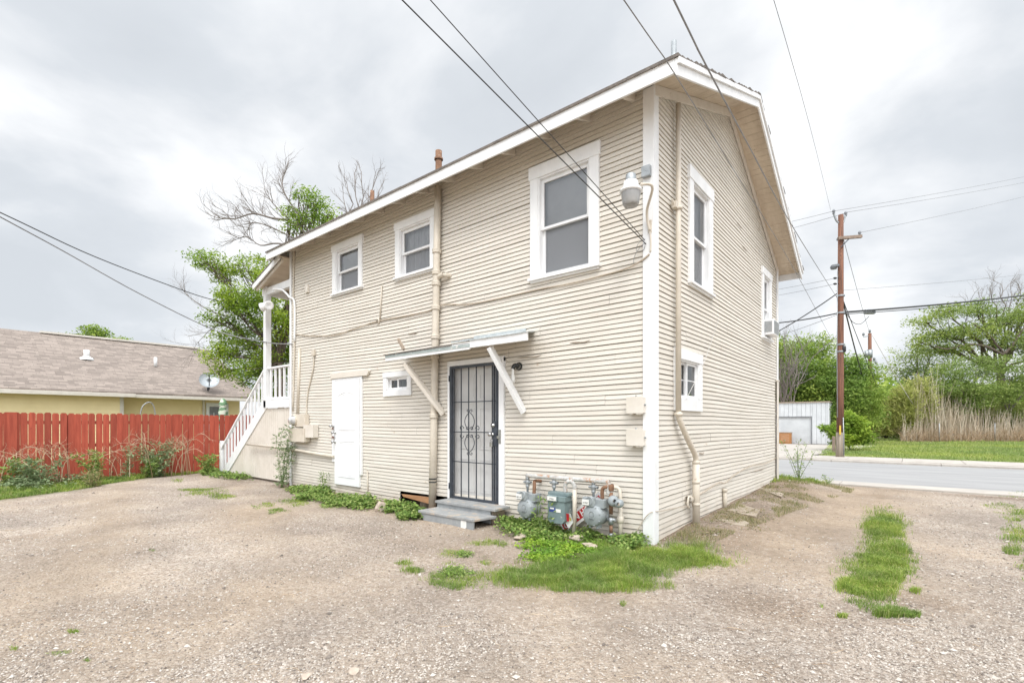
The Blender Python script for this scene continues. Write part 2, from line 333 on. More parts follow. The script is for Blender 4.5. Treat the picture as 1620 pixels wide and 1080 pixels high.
def glass_mat():
    m = bpy.data.materials.new('window glass'); m.use_nodes = True; N = m.node_tree.nodes; L = m.node_tree.links; N.clear()
    o = N.new('ShaderNodeOutputMaterial'); g = N.new('ShaderNodeBsdfGlossy'); g.inputs['Roughness'].default_value = .04
    t = N.new('ShaderNodeBsdfTransparent'); t.inputs[0].default_value = (.95, .96, .96, 1); f = N.new('ShaderNodeFresnel'); f.inputs[0].default_value = 2.3
    n = N.new('ShaderNodeTexNoise'); n.inputs['Scale'].default_value = 1.3; tc = N.new('ShaderNodeTexCoord'); L.new(tc.outputs['Object'], n.inputs['Vector'])
    bp = N.new('ShaderNodeBump'); bp.inputs['Strength'].default_value = .08; bp.inputs['Distance'].default_value = .05; L.new(n.outputs['Fac'], bp.inputs['Height']); L.new(bp.outputs[0], g.inputs['Normal'])
    ms = N.new('ShaderNodeMixShader'); L.new(f.outputs[0], ms.inputs[0]); L.new(t.outputs[0], ms.inputs[1]); L.new(g.outputs[0], ms.inputs[2]); L.new(ms.outputs[0], o.inputs[0])
    return m
M['glass'] = glass_mat()
def screen_mat():
    """insect screen: a fine mesh seen as an even grey veil"""
    m = bpy.data.materials.new('insect screen'); m.use_nodes = True; N = m.node_tree.nodes; L = m.node_tree.links; N.clear()
    o = N.new('ShaderNodeOutputMaterial'); d = N.new('ShaderNodeBsdfDiffuse'); d.inputs[0].default_value = (.30, .31, .33, 1)
    t = N.new('ShaderNodeBsdfTransparent'); ms = N.new('ShaderNodeMixShader'); ms.inputs[0].default_value = .45
    L.new(t.outputs[0], ms.inputs[1]); L.new(d.outputs[0], ms.inputs[2]); L.new(ms.outputs[0], o.inputs[0]); return m
M['screen'] = screen_mat()
def globe_mat():
    m = mat('frosted lamp globe', (.62, .62, .62), (.5, .5, .5), scale=3, rough=.25, bump=0)
    m.node_tree.nodes['Principled BSDF'].inputs['Transmission Weight'].default_value = .5
    return m
M['globe'] = globe_mat()
def fence_mat():
    m = mat('red stained fence wood', (.43, .088, .05), (.31, .055, .032), scale=3, rough=.7, stretch=(1, 6, .6), bump=.3, bscale=24, c3=(.20, .028, .022), c3amt=-.08, c3scale=3, c3stretch=(1, 4, 1))
    N = m.node_tree.nodes; L = m.node_tree.links; b = N['Principled BSDF']; src = b.inputs['Base Color'].links[0].from_socket
    g = N.new('ShaderNodeNewGeometry'); mr = N.new('ShaderNodeMapRange'); L.new(g.outputs['Random Per Island'], mr.inputs[0]); mr.inputs[3].default_value = .75; mr.inputs[4].default_value = 1.15
    v = N.new('ShaderNodeVectorMath'); v.operation = 'SCALE'; L.new(src, v.inputs[0]); L.new(mr.outputs[0], v.inputs['Scale']); L.new(v.outputs[0], b.inputs['Base Color']); return m
M['fence'] = fence_mat()
def roof2_mat():
    """taupe laminated shingles in courses"""
    m = bpy.data.materials.new('taupe shingles'); m.use_nodes = True; N = m.node_tree.nodes; L = m.node_tree.links; b = N['Principled BSDF']; b.inputs['Roughness'].default_value = .95
    tc = N.new('ShaderNodeTexCoord'); sp = N.new('ShaderNodeSeparateXYZ'); L.new(tc.outputs['Object'], sp.inputs[0])
    cb = N.new('ShaderNodeCombineXYZ'); ad = N.new('ShaderNodeMath'); ad.operation = 'ADD'; L.new(sp.outputs[1], ad.inputs[0])
    L.new(sp.outputs[0], ad.inputs[1]); ad.inputs[1].default_value = 0
    L.new(sp.outputs[1], cb.inputs[0]); 
    mu = N.new('ShaderNodeMath'); mu.operation = 'MULTIPLY'; mu.inputs[1].default_value = 2.0; L.new(sp.outputs[2], mu.inputs[0]); L.new(mu.outputs[0], cb.inputs[1])
    br = N.new('ShaderNodeTexBrick'); L.new(cb.outputs[0], br.inputs['Vector']); br.inputs['Scale'].default_value = 1; br.inputs['Brick Width'].default_value = .27; br.inputs['Row Height'].default_value = .12; br.inputs['Mortar Size'].default_value = .006; br.offset = .37; br.squash = 1.6; br.squash_frequency = 3
    br.inputs['Color1'].default_value = (.30, .25, .215, 1); br.inputs['Color2'].default_value = (.19, .157, .135, 1); br.inputs['Mortar'].default_value = (.17, .14, .12, 1)
    n = N.new('ShaderNodeTexNoise'); n.inputs['Scale'].default_value = 5; n.inputs['Detail'].default_value = 5; L.new(tc.outputs['Object'], n.inputs['Vector'])
    mr = N.new('ShaderNodeMapRange'); L.new(n.outputs['Fac'], mr.inputs[0]); mr.inputs[3].default_value = .8; mr.inputs[4].default_value = 1.25
    v = N.new('ShaderNodeVectorMath'); v.operation = 'SCALE'; L.new(br.outputs['Color'], v.inputs[0]); L.new(mr.outputs[0], v.inputs['Scale']); L.new(v.outputs[0], b.inputs['Base Color'])
    bp = N.new('ShaderNodeBump'); bp.inputs['Strength'].default_value = .5; bp.inputs['Distance'].default_value = .02; L.new(br.outputs['Fac'], bp.inputs['Height']); bp.invert = True; L.new(bp.outputs[0], b.inputs['Normal'])
    return m
M['roof2'] = roof2_mat()
def ground_mat():
    m = bpy.data.materials.new('gravel yard'); m.use_nodes = True; N = m.node_tree.nodes; L = m.node_tree.links; b = N['Principled BSDF']; b.inputs['Roughness'].default_value = .95; b.inputs['Specular IOR Level'].default_value = .15
    tc = N.new('ShaderNodeTexCoord')
    def noise(s, d=5, r=.6):
        n = N.new('ShaderNodeTexNoise'); n.inputs['Scale'].default_value = s; n.inputs['Detail'].default_value = d; n.inputs['Roughness'].default_value = r; L.new(tc.outputs['Object'], n.inputs['Vector']); return n.outputs['Fac']
    def ramp(src, stops):
        r = N.new('ShaderNodeValToRGB'); L.new(src, r.inputs[0])
        while len(r.color_ramp.elements) < len(stops): r.color_ramp.elements.new(.5)
        for i, (p, c) in enumerate(stops): r.color_ramp.elements[i].position = p; r.color_ramp.elements[i].color = (*c, 1)
        return r.outputs[0]
    def mixc(f, a, b_, mode='MIX'):
        x = N.new('ShaderNodeMix'); x.data_type = 'RGBA'; x.blend_type = mode
        if isinstance(f, float): x.inputs[0].default_value = f
        else: L.new(f, x.inputs[0])
        for i, s in ((6, a), (7, b_)):
            if isinstance(s, tuple): x.inputs[i].default_value = (*s, 1)
            else: L.new(s, x.inputs[i])
        return x.outputs[2]
    vo = N.new('ShaderNodeTexVoronoi'); vo.inputs['Scale'].default_value = 46; L.new(tc.outputs['Object'], vo.inputs['Vector'])
    sv = N.new('ShaderNodeSeparateColor'); L.new(vo.outputs['Color'], sv.inputs[0])
    vo2 = N.new('ShaderNodeTexVoronoi'); vo2.inputs['Scale'].default_value = 140; L.new(tc.outputs['Object'], vo2.inputs['Vector'])
    sv2 = N.new('ShaderNodeSeparateColor'); L.new(vo2.outputs['Color'], sv2.inputs[0])
    grav = ramp(sv.outputs[0], [(0, (.16, .13, .105)), (.18, (.30, .25, .205)), (.5, (.425, .362, .305)), (.85, (.54, .478, .415)), (1, (.70, .655, .60))])
    grav2 = ramp(sv2.outputs[1], [(0, (.26, .215, .175)), (.5, (.41, .345, .285)), (1, (.58, .515, .45))])
    grav = mixc(.5, grav, grav2)
    dirt = ramp(noise(9, 8, .7), [(.3, (.31, .235, .165)), (.5, (.41, .325, .24)), (.7, (.50, .41, .32))])
    dirt = mixc(.30, dirt, grav2)
    fa = N.new('ShaderNodeAttribute'); fa.attribute_name = 'dirt'
    # break the edge of the mask with noise
    ms = N.new('ShaderNodeMath'); ms.operation = 'ADD'; L.new(fa.outputs['Fac'], ms.inputs[0])
    nn = N.new('ShaderNodeMapRange'); L.new(noise(5, 8, .75), nn.inputs[0]); nn.inputs[3].default_value = -.6; nn.inputs[4].default_value = .6; L.new(nn.outputs[0], ms.inputs[1]); ms.use_clamp = True
    c = mixc(ms.outputs[0], grav, dirt)
    da = N.new('ShaderNodeAttribute'); da.attribute_name = 'dark_ground'
    c = mixc(da.outputs['Fac'], c, mixc(1.0, c, (.62, .56, .50), 'MULTIPLY'))
    big = ramp(noise(.8, 4), [(.35, (.80, .79, .79)), (.65, (1.14, 1.12, 1.10))])
    c = mixc(1.0, c, big, 'MULTIPLY')
    mid = ramp(noise(22, 6, .7), [(.3, (.78, .77, .76)), (.7, (1.15, 1.15, 1.15))])
    c = mixc(1.0, c, mid, 'MULTIPLY')
    ga = N.new('ShaderNodeAttribute'); ga.attribute_name = 'turf'
    tf = ramp(noise(6, 6, .7), [(.35, (.10, .13, .045)), (.65, (.22, .20, .11))])
    c = mixc(ga.outputs['Fac'], c, tf)
    L.new(c, b.inputs['Base Color'])
    h1 = N.new('ShaderNodeMath'); h1.operation = 'MULTIPLY'; L.new(vo.outputs['Distance'], h1.inputs[0]); h1.inputs[1].default_value = -1.0
    h2 = N.new('ShaderNodeMath'); h2.operation = 'ADD'; L.new(h1.outputs[0], h2.inputs[0]); L.new(noise(45, 6, .75), h2.inputs[1])
    bp = N.new('ShaderNodeBump'); bp.inputs['Strength'].default_value = 1.0; bp.inputs['Distance'].default_value = .018; L.new(h2.outputs[0], bp.inputs['Height']); L.new(bp.outputs[0], b.inputs['Normal'])
    return m
M['ground'] = ground_mat()
M['asphalt'] = mat('grey asphalt', (.33, .325, .32), (.26, .257, .255), scale=1.2, rough=.9, bump=.4, bscale=90, stretch=(.25, 1.6, 1), c3=(.19, .188, .186), c3amt=.0, c3scale=.9, c3stretch=(.12, 2.2, 1))
M['concrete'] = mat('pale concrete', (.46, .425, .38), (.37, .335, .30), scale=2.2, rough=.9, bump=.3, bscale=50, c3=(.30, .25, .20), c3amt=-.05, c3scale=2)
M['pebble'] = island_mat('loose stones', [(.13, .11, .095), (.31, .265, .225), (.43, .375, .325), (.49, .44, .385), (.56, .52, .47)], rough=.9, trans=0)
M['leafA'] = island_mat('pecan leaves', [(.14, .22, .03), (.24, .36, .045), (.35, .48, .07), (.46, .58, .11)], trans=.52, big=(.55, (.75, .82, .8), (1.2, 1.12, 1.0)))
M['leafB'] = island_mat('hackberry leaves', [(.15, .23, .045), (.24, .35, .065), (.34, .46, .10), (.44, .54, .15)], trans=.5, big=(.3, (.7, .78, .8), (1.2, 1.12, 1.0)))
M['leafC'] = island_mat('mesquite leaves', [(.17, .24, .06), (.26, .35, .09), (.36, .45, .13), (.46, .53, .19)], trans=.5, big=(.25, (.75, .8, .8), (1.15, 1.1, 1.0)))
M['leafBam'] = island_mat('yellow green cane leaves', [(.30, .34, .09), (.42, .46, .14), (.54, .56, .20), (.62, .60, .3)], trans=.5)
M['weed'] = island_mat('weed leaves', [(.09, .16, .035), (.16, .26, .055), (.25, .36, .085), (.40, .45, .16)], trans=.3)
M['weedgrey'] = island_mat('grey green weed leaves', [(.15, .21, .10), (.23, .30, .15), (.32, .38, .21)], trans=.25)
M['clover'] = island_mat('bright clover leaves', [(.13, .24, .02), (.22, .36, .03), (.32, .46, .05), (.42, .52, .09)], trans=.3, big=(2.2, (.6, .75, .9), (1.1, 1.05, .9)))
M['grass'] = island_mat('grass blades', [(.12, .20, .035), (.20, .31, .055), (.29, .40, .08), (.44, .42, .19)], trans=.3, big=(1.6, (.8, .85, .9), (1.15, 1.1, .95)))
M['grassfar'] = island_mat('lot grass blades', [(.18, .26, .06), (.27, .37, .09), (.36, .45, .13), (.48, .50, .24)], trans=.3, big=(.25, (.8, .85, .85), (1.2, 1.12, .95)))
M['straw'] = island_mat('dry stalks', [(.34, .22, .13), (.46, .33, .21), (.58, .44, .30), (.66, .54, .40)], trans=.1)
M['drycane'] = island_mat('dry cane stalks', [(.48, .40, .30), (.64, .54, .42), (.76, .67, .54), (.86, .79, .68)], trans=.1)
M['stem'] = mat('green stem', (.16, .22, .07), (.1, .15, .05), bump=0)

# ------------------------------------------------------------------ the setting
def mask_path(x, y):
    """1 on bare packed dirt, 0 on loose gravel"""
    m = .38 + .8 * fbm2(x, y, .55, 4, 21)
    trk = np.exp(-((x - 1.15 - .10 * y + .25) / .5) ** 2) * sstep(-1.5, .5, y)      # left wheel track of the drive
    trk2 = np.exp(-((x - 3.6 - .05 * y) / .5) ** 2) * sstep(-1.5, 1, y)
    near = sstep(-1.3, -.4, y) * sstep(.2, -.3, x) * sstep(-9, -6, x)
    m = m + .3 * np.sin((y + .25 * x + .25 * fbm2(x, y, .5, 2, 9)) * 3.3) * sstep(-1.5, -4, x)
    m = m - .6 * np.exp(-((x - 1.5) / .7) ** 2 - ((y + 1.4) / .8) ** 2) - .4 * sstep(2.2, 3.2, x)
    return np.clip(m + .9 * trk + .4 * trk2 + .4 * near, 0, 1)
def turf_mask(x, y):
    t = sstep(-12.6, -13.2, x + .3 * fbm2(x, y, 1.1, 3, 31) - .85 * np.clip(-1.3 - y, 0, 5)) * sstep(2, 0, y)
    t = np.maximum(t, sstep(18.1, 18.3, y) * (x > -1.0))
    t = np.maximum(t, sstep(-13.6, -14, x))
    return np.clip(t, 0, 1)
def build_ground():
    def axis(lo, hi, step, far):
        a = list(np.arange(lo, hi + 1e-6, step)); d = step; v = hi; 
        while v < far: d *= 1.35; v += d; a.append(v)
        d = step; v = lo; pre = []
        while v > -far: d *= 1.35; v -= d; pre.append(v)
        return np.array(pre[::-1] + a)
    xs = axis(-13.5, 6.5, .075, 700); ys = axis(-6.2, 8.4, .075, 700)
    X, Y = np.meshgrid(xs, ys); Z = ground_h(X, Y)
    nx, ny = len(xs), len(ys); V = np.stack([X.ravel(), Y.ravel(), Z.ravel()], 1)
    i = np.arange(nx - 1); j = np.arange(ny - 1); I, J = np.meshgrid(i, j); a = (J * nx + I).ravel()
    Fc = np.stack([a, a + 1, a + nx + 1, a + nx], 1)
    x = X.ravel(); y = Y.ravel()
    dark_ground = np.clip(sstep(-.55, -.1, y) * sstep(.1, 0, x) * sstep(-9, -8.6, x) + .9 * np.exp(-((x - 3.6) / .9) ** 2 - ((y - 7.35) / .3) ** 2) + .45 * sstep(.45, .7, fbm2(x, y, 1.3, 3, 55)) + .75 * np.exp(-((x - 1.45) / .5) ** 2 - ((y + 1.2) / .5) ** 2) + .35 * np.exp(-((x + 2.0) / 1.6) ** 2 - ((y + 1.7) / .35) ** 2) + .6 * sstep(1.2, .3, x) * sstep(-.2, .3, y) * sstep(-.5, 0, x) * sstep(7.8, 7, y), 0, 1)  # darker ground: damp by the gutter, darker bands along the wall feet
    o = np_mesh('ground', V, Fc, M['ground'], smooth=True, attr={'dirt': mask_path(x, y), 'dark_ground': dark_ground, 'turf': turf_mask(x, y)})
    tag(o, kind='structure')
build_ground()
def sheet(name, x0, x1, y0, y1, z, m, z0=None):
    b = MB()
    if z0 is None: b.quadmesh([(x0, y0, z), (x1, y0, z), (x1, y1, z), (x0, y1, z)], [(0, 1, 2, 3)])
    else: b.box(x0, x1, y0, y1, z0, z)
    return tag(b.build(name, m, bevel=.012 if z0 is not None else 0), kind='structure')
sheet('road', -300, 300, 8.72, 15.72, -.012, M['asphalt'])
def walk(name, y0, y1, z, joint=1.9, x0=-30, x1=40):
    b = MB(); x = x0
    while x < x1:
        b.box(x, x + joint - .012, y0, y1, -.12, z); x += joint
    return tag(b.build(name, M['concrete'], bevel=.008), kind='structure')
walk('gutter_strip', 8.03, 8.72, .008, 3.1)
walk('far_kerb', 15.72, 16.1, .05, 3.0)
walk('far_pavement', 16.11, 18.0, .07, 1.6)
tag(MB().quadmesh([(-9, 18.0, .012), (-1.2, 18.0, .012), (.6, 30.9, .012), (-9, 30.9, .012)], [(0, 1, 2, 3)]).build('garage_drive', M['concrete']), kind='structure')

# ------------------------------------------------------------------ the cream house
house = thing('two_storey_house', (-4.2, 3.2, 0), 'large two storey house of cream lap siding with white trim', 'house')
LX, WY = -8.40, 6.50
RY = 2.95                                          # ridge
def under(y): return 5.235 + .40 * y if y <= RY else 5.235 + .40 * RY - .47 * (y - RY)
def sag_front(x):
    """the old sills have settled in the middle of this wall"""
    a = abs(x + 4.6); return -.062 + .0165 * (math.sqrt(a * a + .5) - .3)
def sag_side(y): return .010 * math.sin(y * .9) - .006 * y * (y > 2.5) * .3
class WB(MB):
    """wall builder: u along the wall, n outwards, z up"""
    def __init__(s, side): super().__init__(); s.side = side
    def m(s, u, n, z): return (u, -n, z) if s.side == 'front' else (n, u, z)
    def b(s, u0, u1, n0, n1, z0, z1):
        p = s.m(u0, n0, z0); q = s.m(u1, n1, z1)
        return s.box(min(p[0], q[0]), max(p[0], q[0]), min(p[1], q[1]), max(p[1], q[1]), z0, z1)
OPEN_F = [(-1.72, -.67, 3.28, 4.84), (-4.66, -3.63, 3.84, 4.84), (-6.67, -5.65, 3.89, 4.91), (-5.0, -4.23, 1.86, 2.28), (-6.66, -5.66, .19, 2.26), (-3.32, -2.19, .24, 2.34)]
OPEN_S = [(1.11, 2.07, 3.20, 4.78), (5.12, 5.90, 3.02, 4.44), (.61, 1.60, 1.55, 2.33)]
def siding(side, u0, u1, zlo, topf, opens, sag, seed, holes=()):
    w = WB(side); r = random.Random(seed); pitch = .0607; z = zlo; k = 0
    while z < 6.5:
        # one board carries two laps
        cuts = [u0]; x = u0 + r.uniform(.6, 3.6)
        while x < u1 - .3: cuts.append(x); x += r.uniform(3.0, 5.5)
        cuts.append(u1)
        for c in range(len(cuts) - 1):
            jz = r.uniform(-.0016, .0016) * (3 if r.random() < .12 else 1); jn = r.uniform(-.001, .0015)
            tilt = r.uniform(-.0004, .0004)
            for lap in range(2):
                za = z + lap * pitch; zb = za + pitch; g = (.0102 if lap == 1 else .0062) + r.uniform(-.0006, .0006)
                a, b_ = cuts[c] + .001, cuts[c + 1] - .001
                iv = [(a, b_)]
                for (o0, o1, oz0, oz1) in list(opens) + list(holes):
                    sg = sag((o0 + o1) / 2)
                    ins = .065 if (o0, o1, oz0, oz1) in opens else 0
                    if zb + sg > oz0 + ins and za + sg < oz1 - ins:
                        nv = []
                        for p, q in iv:
                            if q <= o0 + ins or p >= o1 - ins: nv.append((p, q)); continue
                            if p < o0 + ins: nv.append((p, o0 + ins))
                            if q > o1 - ins: nv.append((o1 - ins, q))
                        iv = nv
                # gable slope clips the board ends
                zt = zb + sag((a + b_) / 2)
                if side == 'side' and zt > 5.2:
                    lo = (zt - 5.225) / .40; hi = RY + (5.225 + .40 * RY - zt) / .47
                    iv = [(max(p, lo), min(q, hi)) for p, q in iv]
                elif side == 'side' and zt > 4.72:
                    hi = RY + (5.225 + .40 * RY - zt) / .47; iv = [(p, min(q, hi)) for p, q in iv]
                elif side == 'front' and za + sag((a + b_) / 2) > 5.24: iv = []
                for p, q in iv:
                    if q - p < .01: continue
                    n = max(1, int((q - p) / .45)); vs_ = []
                    for i in range(n + 1):
                        u = p + (q - p) * i / n; s = sag(u) * (1 - .25 * (za / 5.3)) + jz + tilt * (u - p) + .0016 * math.sin(u * 2.3 + k * .16) + .0006 * math.sin(u * 6.1 + k * 1.3)
                        wv = .0015 * math.sin(u * 3.3 + k * .9) + jn
                        if za < zlo + .01 and side == 'side': s = 0
                        for (nn, zz) in ((-.016, za), (.016 + wv, za), (.007 + wv, zb - g), (-.016, zb - g), (-.016, zb)):
                            vs_.append(w.m(u, nn, min(max(zz + s, ground_min(side, u)), 5.236 if side == 'front' else 99)))
                    fs_ = []
                    for i in range(n):
                        for t in range(4):
                            A = i * 5 + t; fs_.append((A, A + 1, A + 6, A + 5))
                    w.quadmesh(vs_, fs_)
        z += 2 * pitch; k += 1
    return w
def ground_min(side, u): return -.05
obj_sf = siding('front', LX + .02, -.02, .035, None, OPEN_F, sag_front, 5, holes=[(-4.55, -3.3, -.1, .17)]).build('front_wall', M['siding'], house)
obj_ss = siding('side', .04, WY - .02, .03, None, OPEN_S, sag_side, 6).build('gable_wall', M['siding'], house)
# plain carcass behind the boards: left and street walls, crawl space skirt
cb = MB()
cb.box(LX, LX + .05, .03, WY - .02, .12, 5.2)
cb.box(LX, -.03, WY - .06, WY - .01, .12, 4.72)
cb.build('rear_wall', M['cream'], house)
lg = MB()
lg.quadmesh([(LX + .01, .03, 5.2), (LX + .01, RY, 6.35), (LX + .01, WY, 4.7)], [(0, 1, 2)]); lg.build('far_gable_wall', M['cream'], house)
inn = MB(); inn.box(LX + .3, -.3, .35, WY - .3, .25, 4.6); inn.build('interior_core', M['dark'], house)  # near-black fill: the darkness of the unlit rooms put into its colour
pr = MB()
for x in (-8.0, -4.15, -.5): pr = MB(); pr.tube([(x, .22, -.15), (x, .22, .16)], .10, 12); pr.build('pier', M['slabstone'], house)
# roof: deck, shingles, fascia, rafters
rx0, rx1 = -8.62, .43
EY, FY = -.42, 6.75
def slab(y0, y1, t0, t1, x0=rx0, x1=rx1):
    b = MB(); z0, z1 = under(y0), under(y1)
    return b.hexa([(x0, y0, z0 + t0), (x1, y0, z0 + t0), (x1, y1, z1 + t0), (x0, y1, z1 + t0), (x0, y0, z0 + t1), (x1, y0, z0 + t1), (x1, y1, z1 + t1), (x0, y1, z1 + t1)])
roof = MB(); r = random.Random(3)
for (ya, yb, sgn) in ((EY - .035, RY, 1), (FY + .03, RY, -1)):
    L_ = abs(yb - ya); n = int(L_ / .13)
    for i in range(n):                          # overlapping shingle courses, ragged at the rakes
        y0 = ya + sgn * L_ * i / n; y1 = ya + sgn * L_ * (i + 1) / n + sgn * .03
        y1 = min(y1, RY) if sgn > 0 else max(y1, RY)
        e0 = rx0 - .02 - r.uniform(0, .018); e1 = rx1 + .03 + r.uniform(0, .03)
        xs_ = [e0] + [x + r.uniform(-.03, .03) for x in np.arange(rx0 + .9, rx1 - .3, .95)] + [e1]
        for a, b_ in zip(xs_[:-1], xs_[1:]):
            t = .052 + r.uniform(0, .006); c0 = under(y0) + .035; c1 = under(y1) + .035
            yy0 = y0 - sgn * r.uniform(0, .012)
            v = [(a, yy0, c0), (b_ - .004, yy0, c0), (b_ - .004, y1, c1), (a, y1, c1), (a, yy0, c0 + t - .035 + .012), (b_ - .004, yy0, c0 + t - .035 + .012), (b_ - .004, y1, c1 + .006), (a, y1, c1 + .006)]
            if sgn < 0: v = [v[3], v[2], v[1], v[0], v[7], v[6], v[5], v[4]]
            roof.hexa(v)
roof.prism([(RY - .14, under(RY - .14) + .05), (RY, under(RY) + .062), (RY + .14, under(RY + .14) + .05), (RY, under(RY) + .03)], 'x', rx0 - .03, rx1 + .05)
roof_o = roof.build('roof', M['shingle'], house)
dk = MB()                                        # deck boards run along the eave, seen from below
r = random.Random(4)
for (ya, yb) in ((EY, RY), (RY, FY)):
    n = int((yb - ya) / .105)
    for i in range(n):
        y0 = ya + (yb - ya) * i / n + .0025; y1 = ya + (yb - ya) * (i + 1) / n - .0025
        j = r.uniform(-.002, .002)
        b = slab(y0, y1, 0 + j, .034, rx0, rx1 - .0); dk.quadmesh(b.v, b.f)
dk.build('soffit', M['soffit'], roof_o)
fs = MB(); fs.box(rx0, rx1 - .001, EY - .027, EY - .002, under(EY) - .125, under(EY) + .032)
fs.build('fascia', M['white'], roof_o, bevel=.003)
fs = MB(); fs.box(rx0, rx1 - .001, FY + .002, FY + .027, under(FY) - .13, under(FY) + .032); fs.build('fascia', M['white'], roof_o, bevel=.003)
def rake(x0, x1, t0, t1, name, m=None, yy=(EY - .027, FY + .027)):
    b = MB(); y0, y2 = yy; z = lambda y: 5.235 + .40 * y if y <= RY else under(y)
    pts = [(y0, z(y0)), (RY, z(RY)), (y2, z(y2))]
    vs_ = []
    for (y, zz) in pts:
        vs_ += [(x0, y, zz + t0), (x1, y, zz + t0), (x1, y, zz + t1), (x0, y, zz + t1)]
    fs_ = [(0, 1, 2, 3), (11, 10, 9, 8)]
    for i in (0, 4):
        for k in range(4): fs_.append((i + (k + 1) % 4, i + k, i + 4 + k, i + 4 + (k + 1) % 4))
    return b.quadmesh(vs_, fs_).build(name, m or M['white'], roof_o, bevel=.003)
rake(rx1, rx1 + .024, -.145, .033, 'rake_board'); rake(rx1 + .025, rx1 + .048, -.03, .035, 'rake_moulding')
rake(rx0 - .024, rx0, -.145, .033, 'rake_board')
rake(.018, .042, -.125, -.003, 'rake_frieze', M['cream'], yy=(.0, WY))
# rafter tails along the rear eave
for i in range(15):
    x = -.22 - i * .60
    b = MB(); w_ = .022
    b.hexa([(x - w_, EY + .002, under(EY) - .075), (x + w_, EY + .002, under(EY) - .075), (x + w_, -.0, under(0) - .095), (x - w_, -.0, under(0) - .095),
            (x - w_, EY + .002, under(EY) - .001), (x + w_, EY + .002, under(EY) - .001), (x + w_, -.0, under(0) - .001), (x - w_, -.0, under(0) - .001)])
    b.build('rafter_tail', M['cream'], roof_o, bevel=.003)
for (px, pt, x, y, rr, h, m, tilt) in ((694, 239, None, .55, .058, .42, 'rust', .0), (589, 302, None, 1.6, .05, .5, 'rust', 0), (1066, 66, None, .7, .035, .55, 'galv', 0)):
    q = P(px, pt, y=y); b = MB(); zt = q[2]; zb = under(y)
    b.tube([(q[0], y, zb), (q[0], y, zt)], rr, 14)
    if m == 'rust' and rr > .055: b.lathe([(rr + .02, 0), (rr + .02, .03), (rr, .04)], (q[0], y, zt - .16), n=14)
    b.build('roof_vent_pipe', M[m], roof_o)
# corner boards
c = MB(); c.box(-.10, .034, -.036, -.017, -.02, 5.21); c.build('corner_board', M['white'], house, bevel=.003)
c = MB(); c.box(.018, .036, -.0165, .10, -.02, 5.24); c.build('corner_board', M['white'], house, bevel=.003)
c = MB(); c.box(LX - .02, LX + .055, -.036, -.017, -.02, 5.2); c.build('corner_board', M['white'], house, bevel=.003)
c = MB(); c.box(.018, .045, WY - .05, WY + .02, .0, 4.7); c.build('corner_board', M['white'], house, bevel=.003)
c = MB(); c.box(.046, .06, WY - .16, WY - .02, .05, 2.28); c.box(.03, .07, WY - .17, WY - .01, 2.28, 2.31); c.build('corner_boxing', M['cream'], house, bevel=.004)

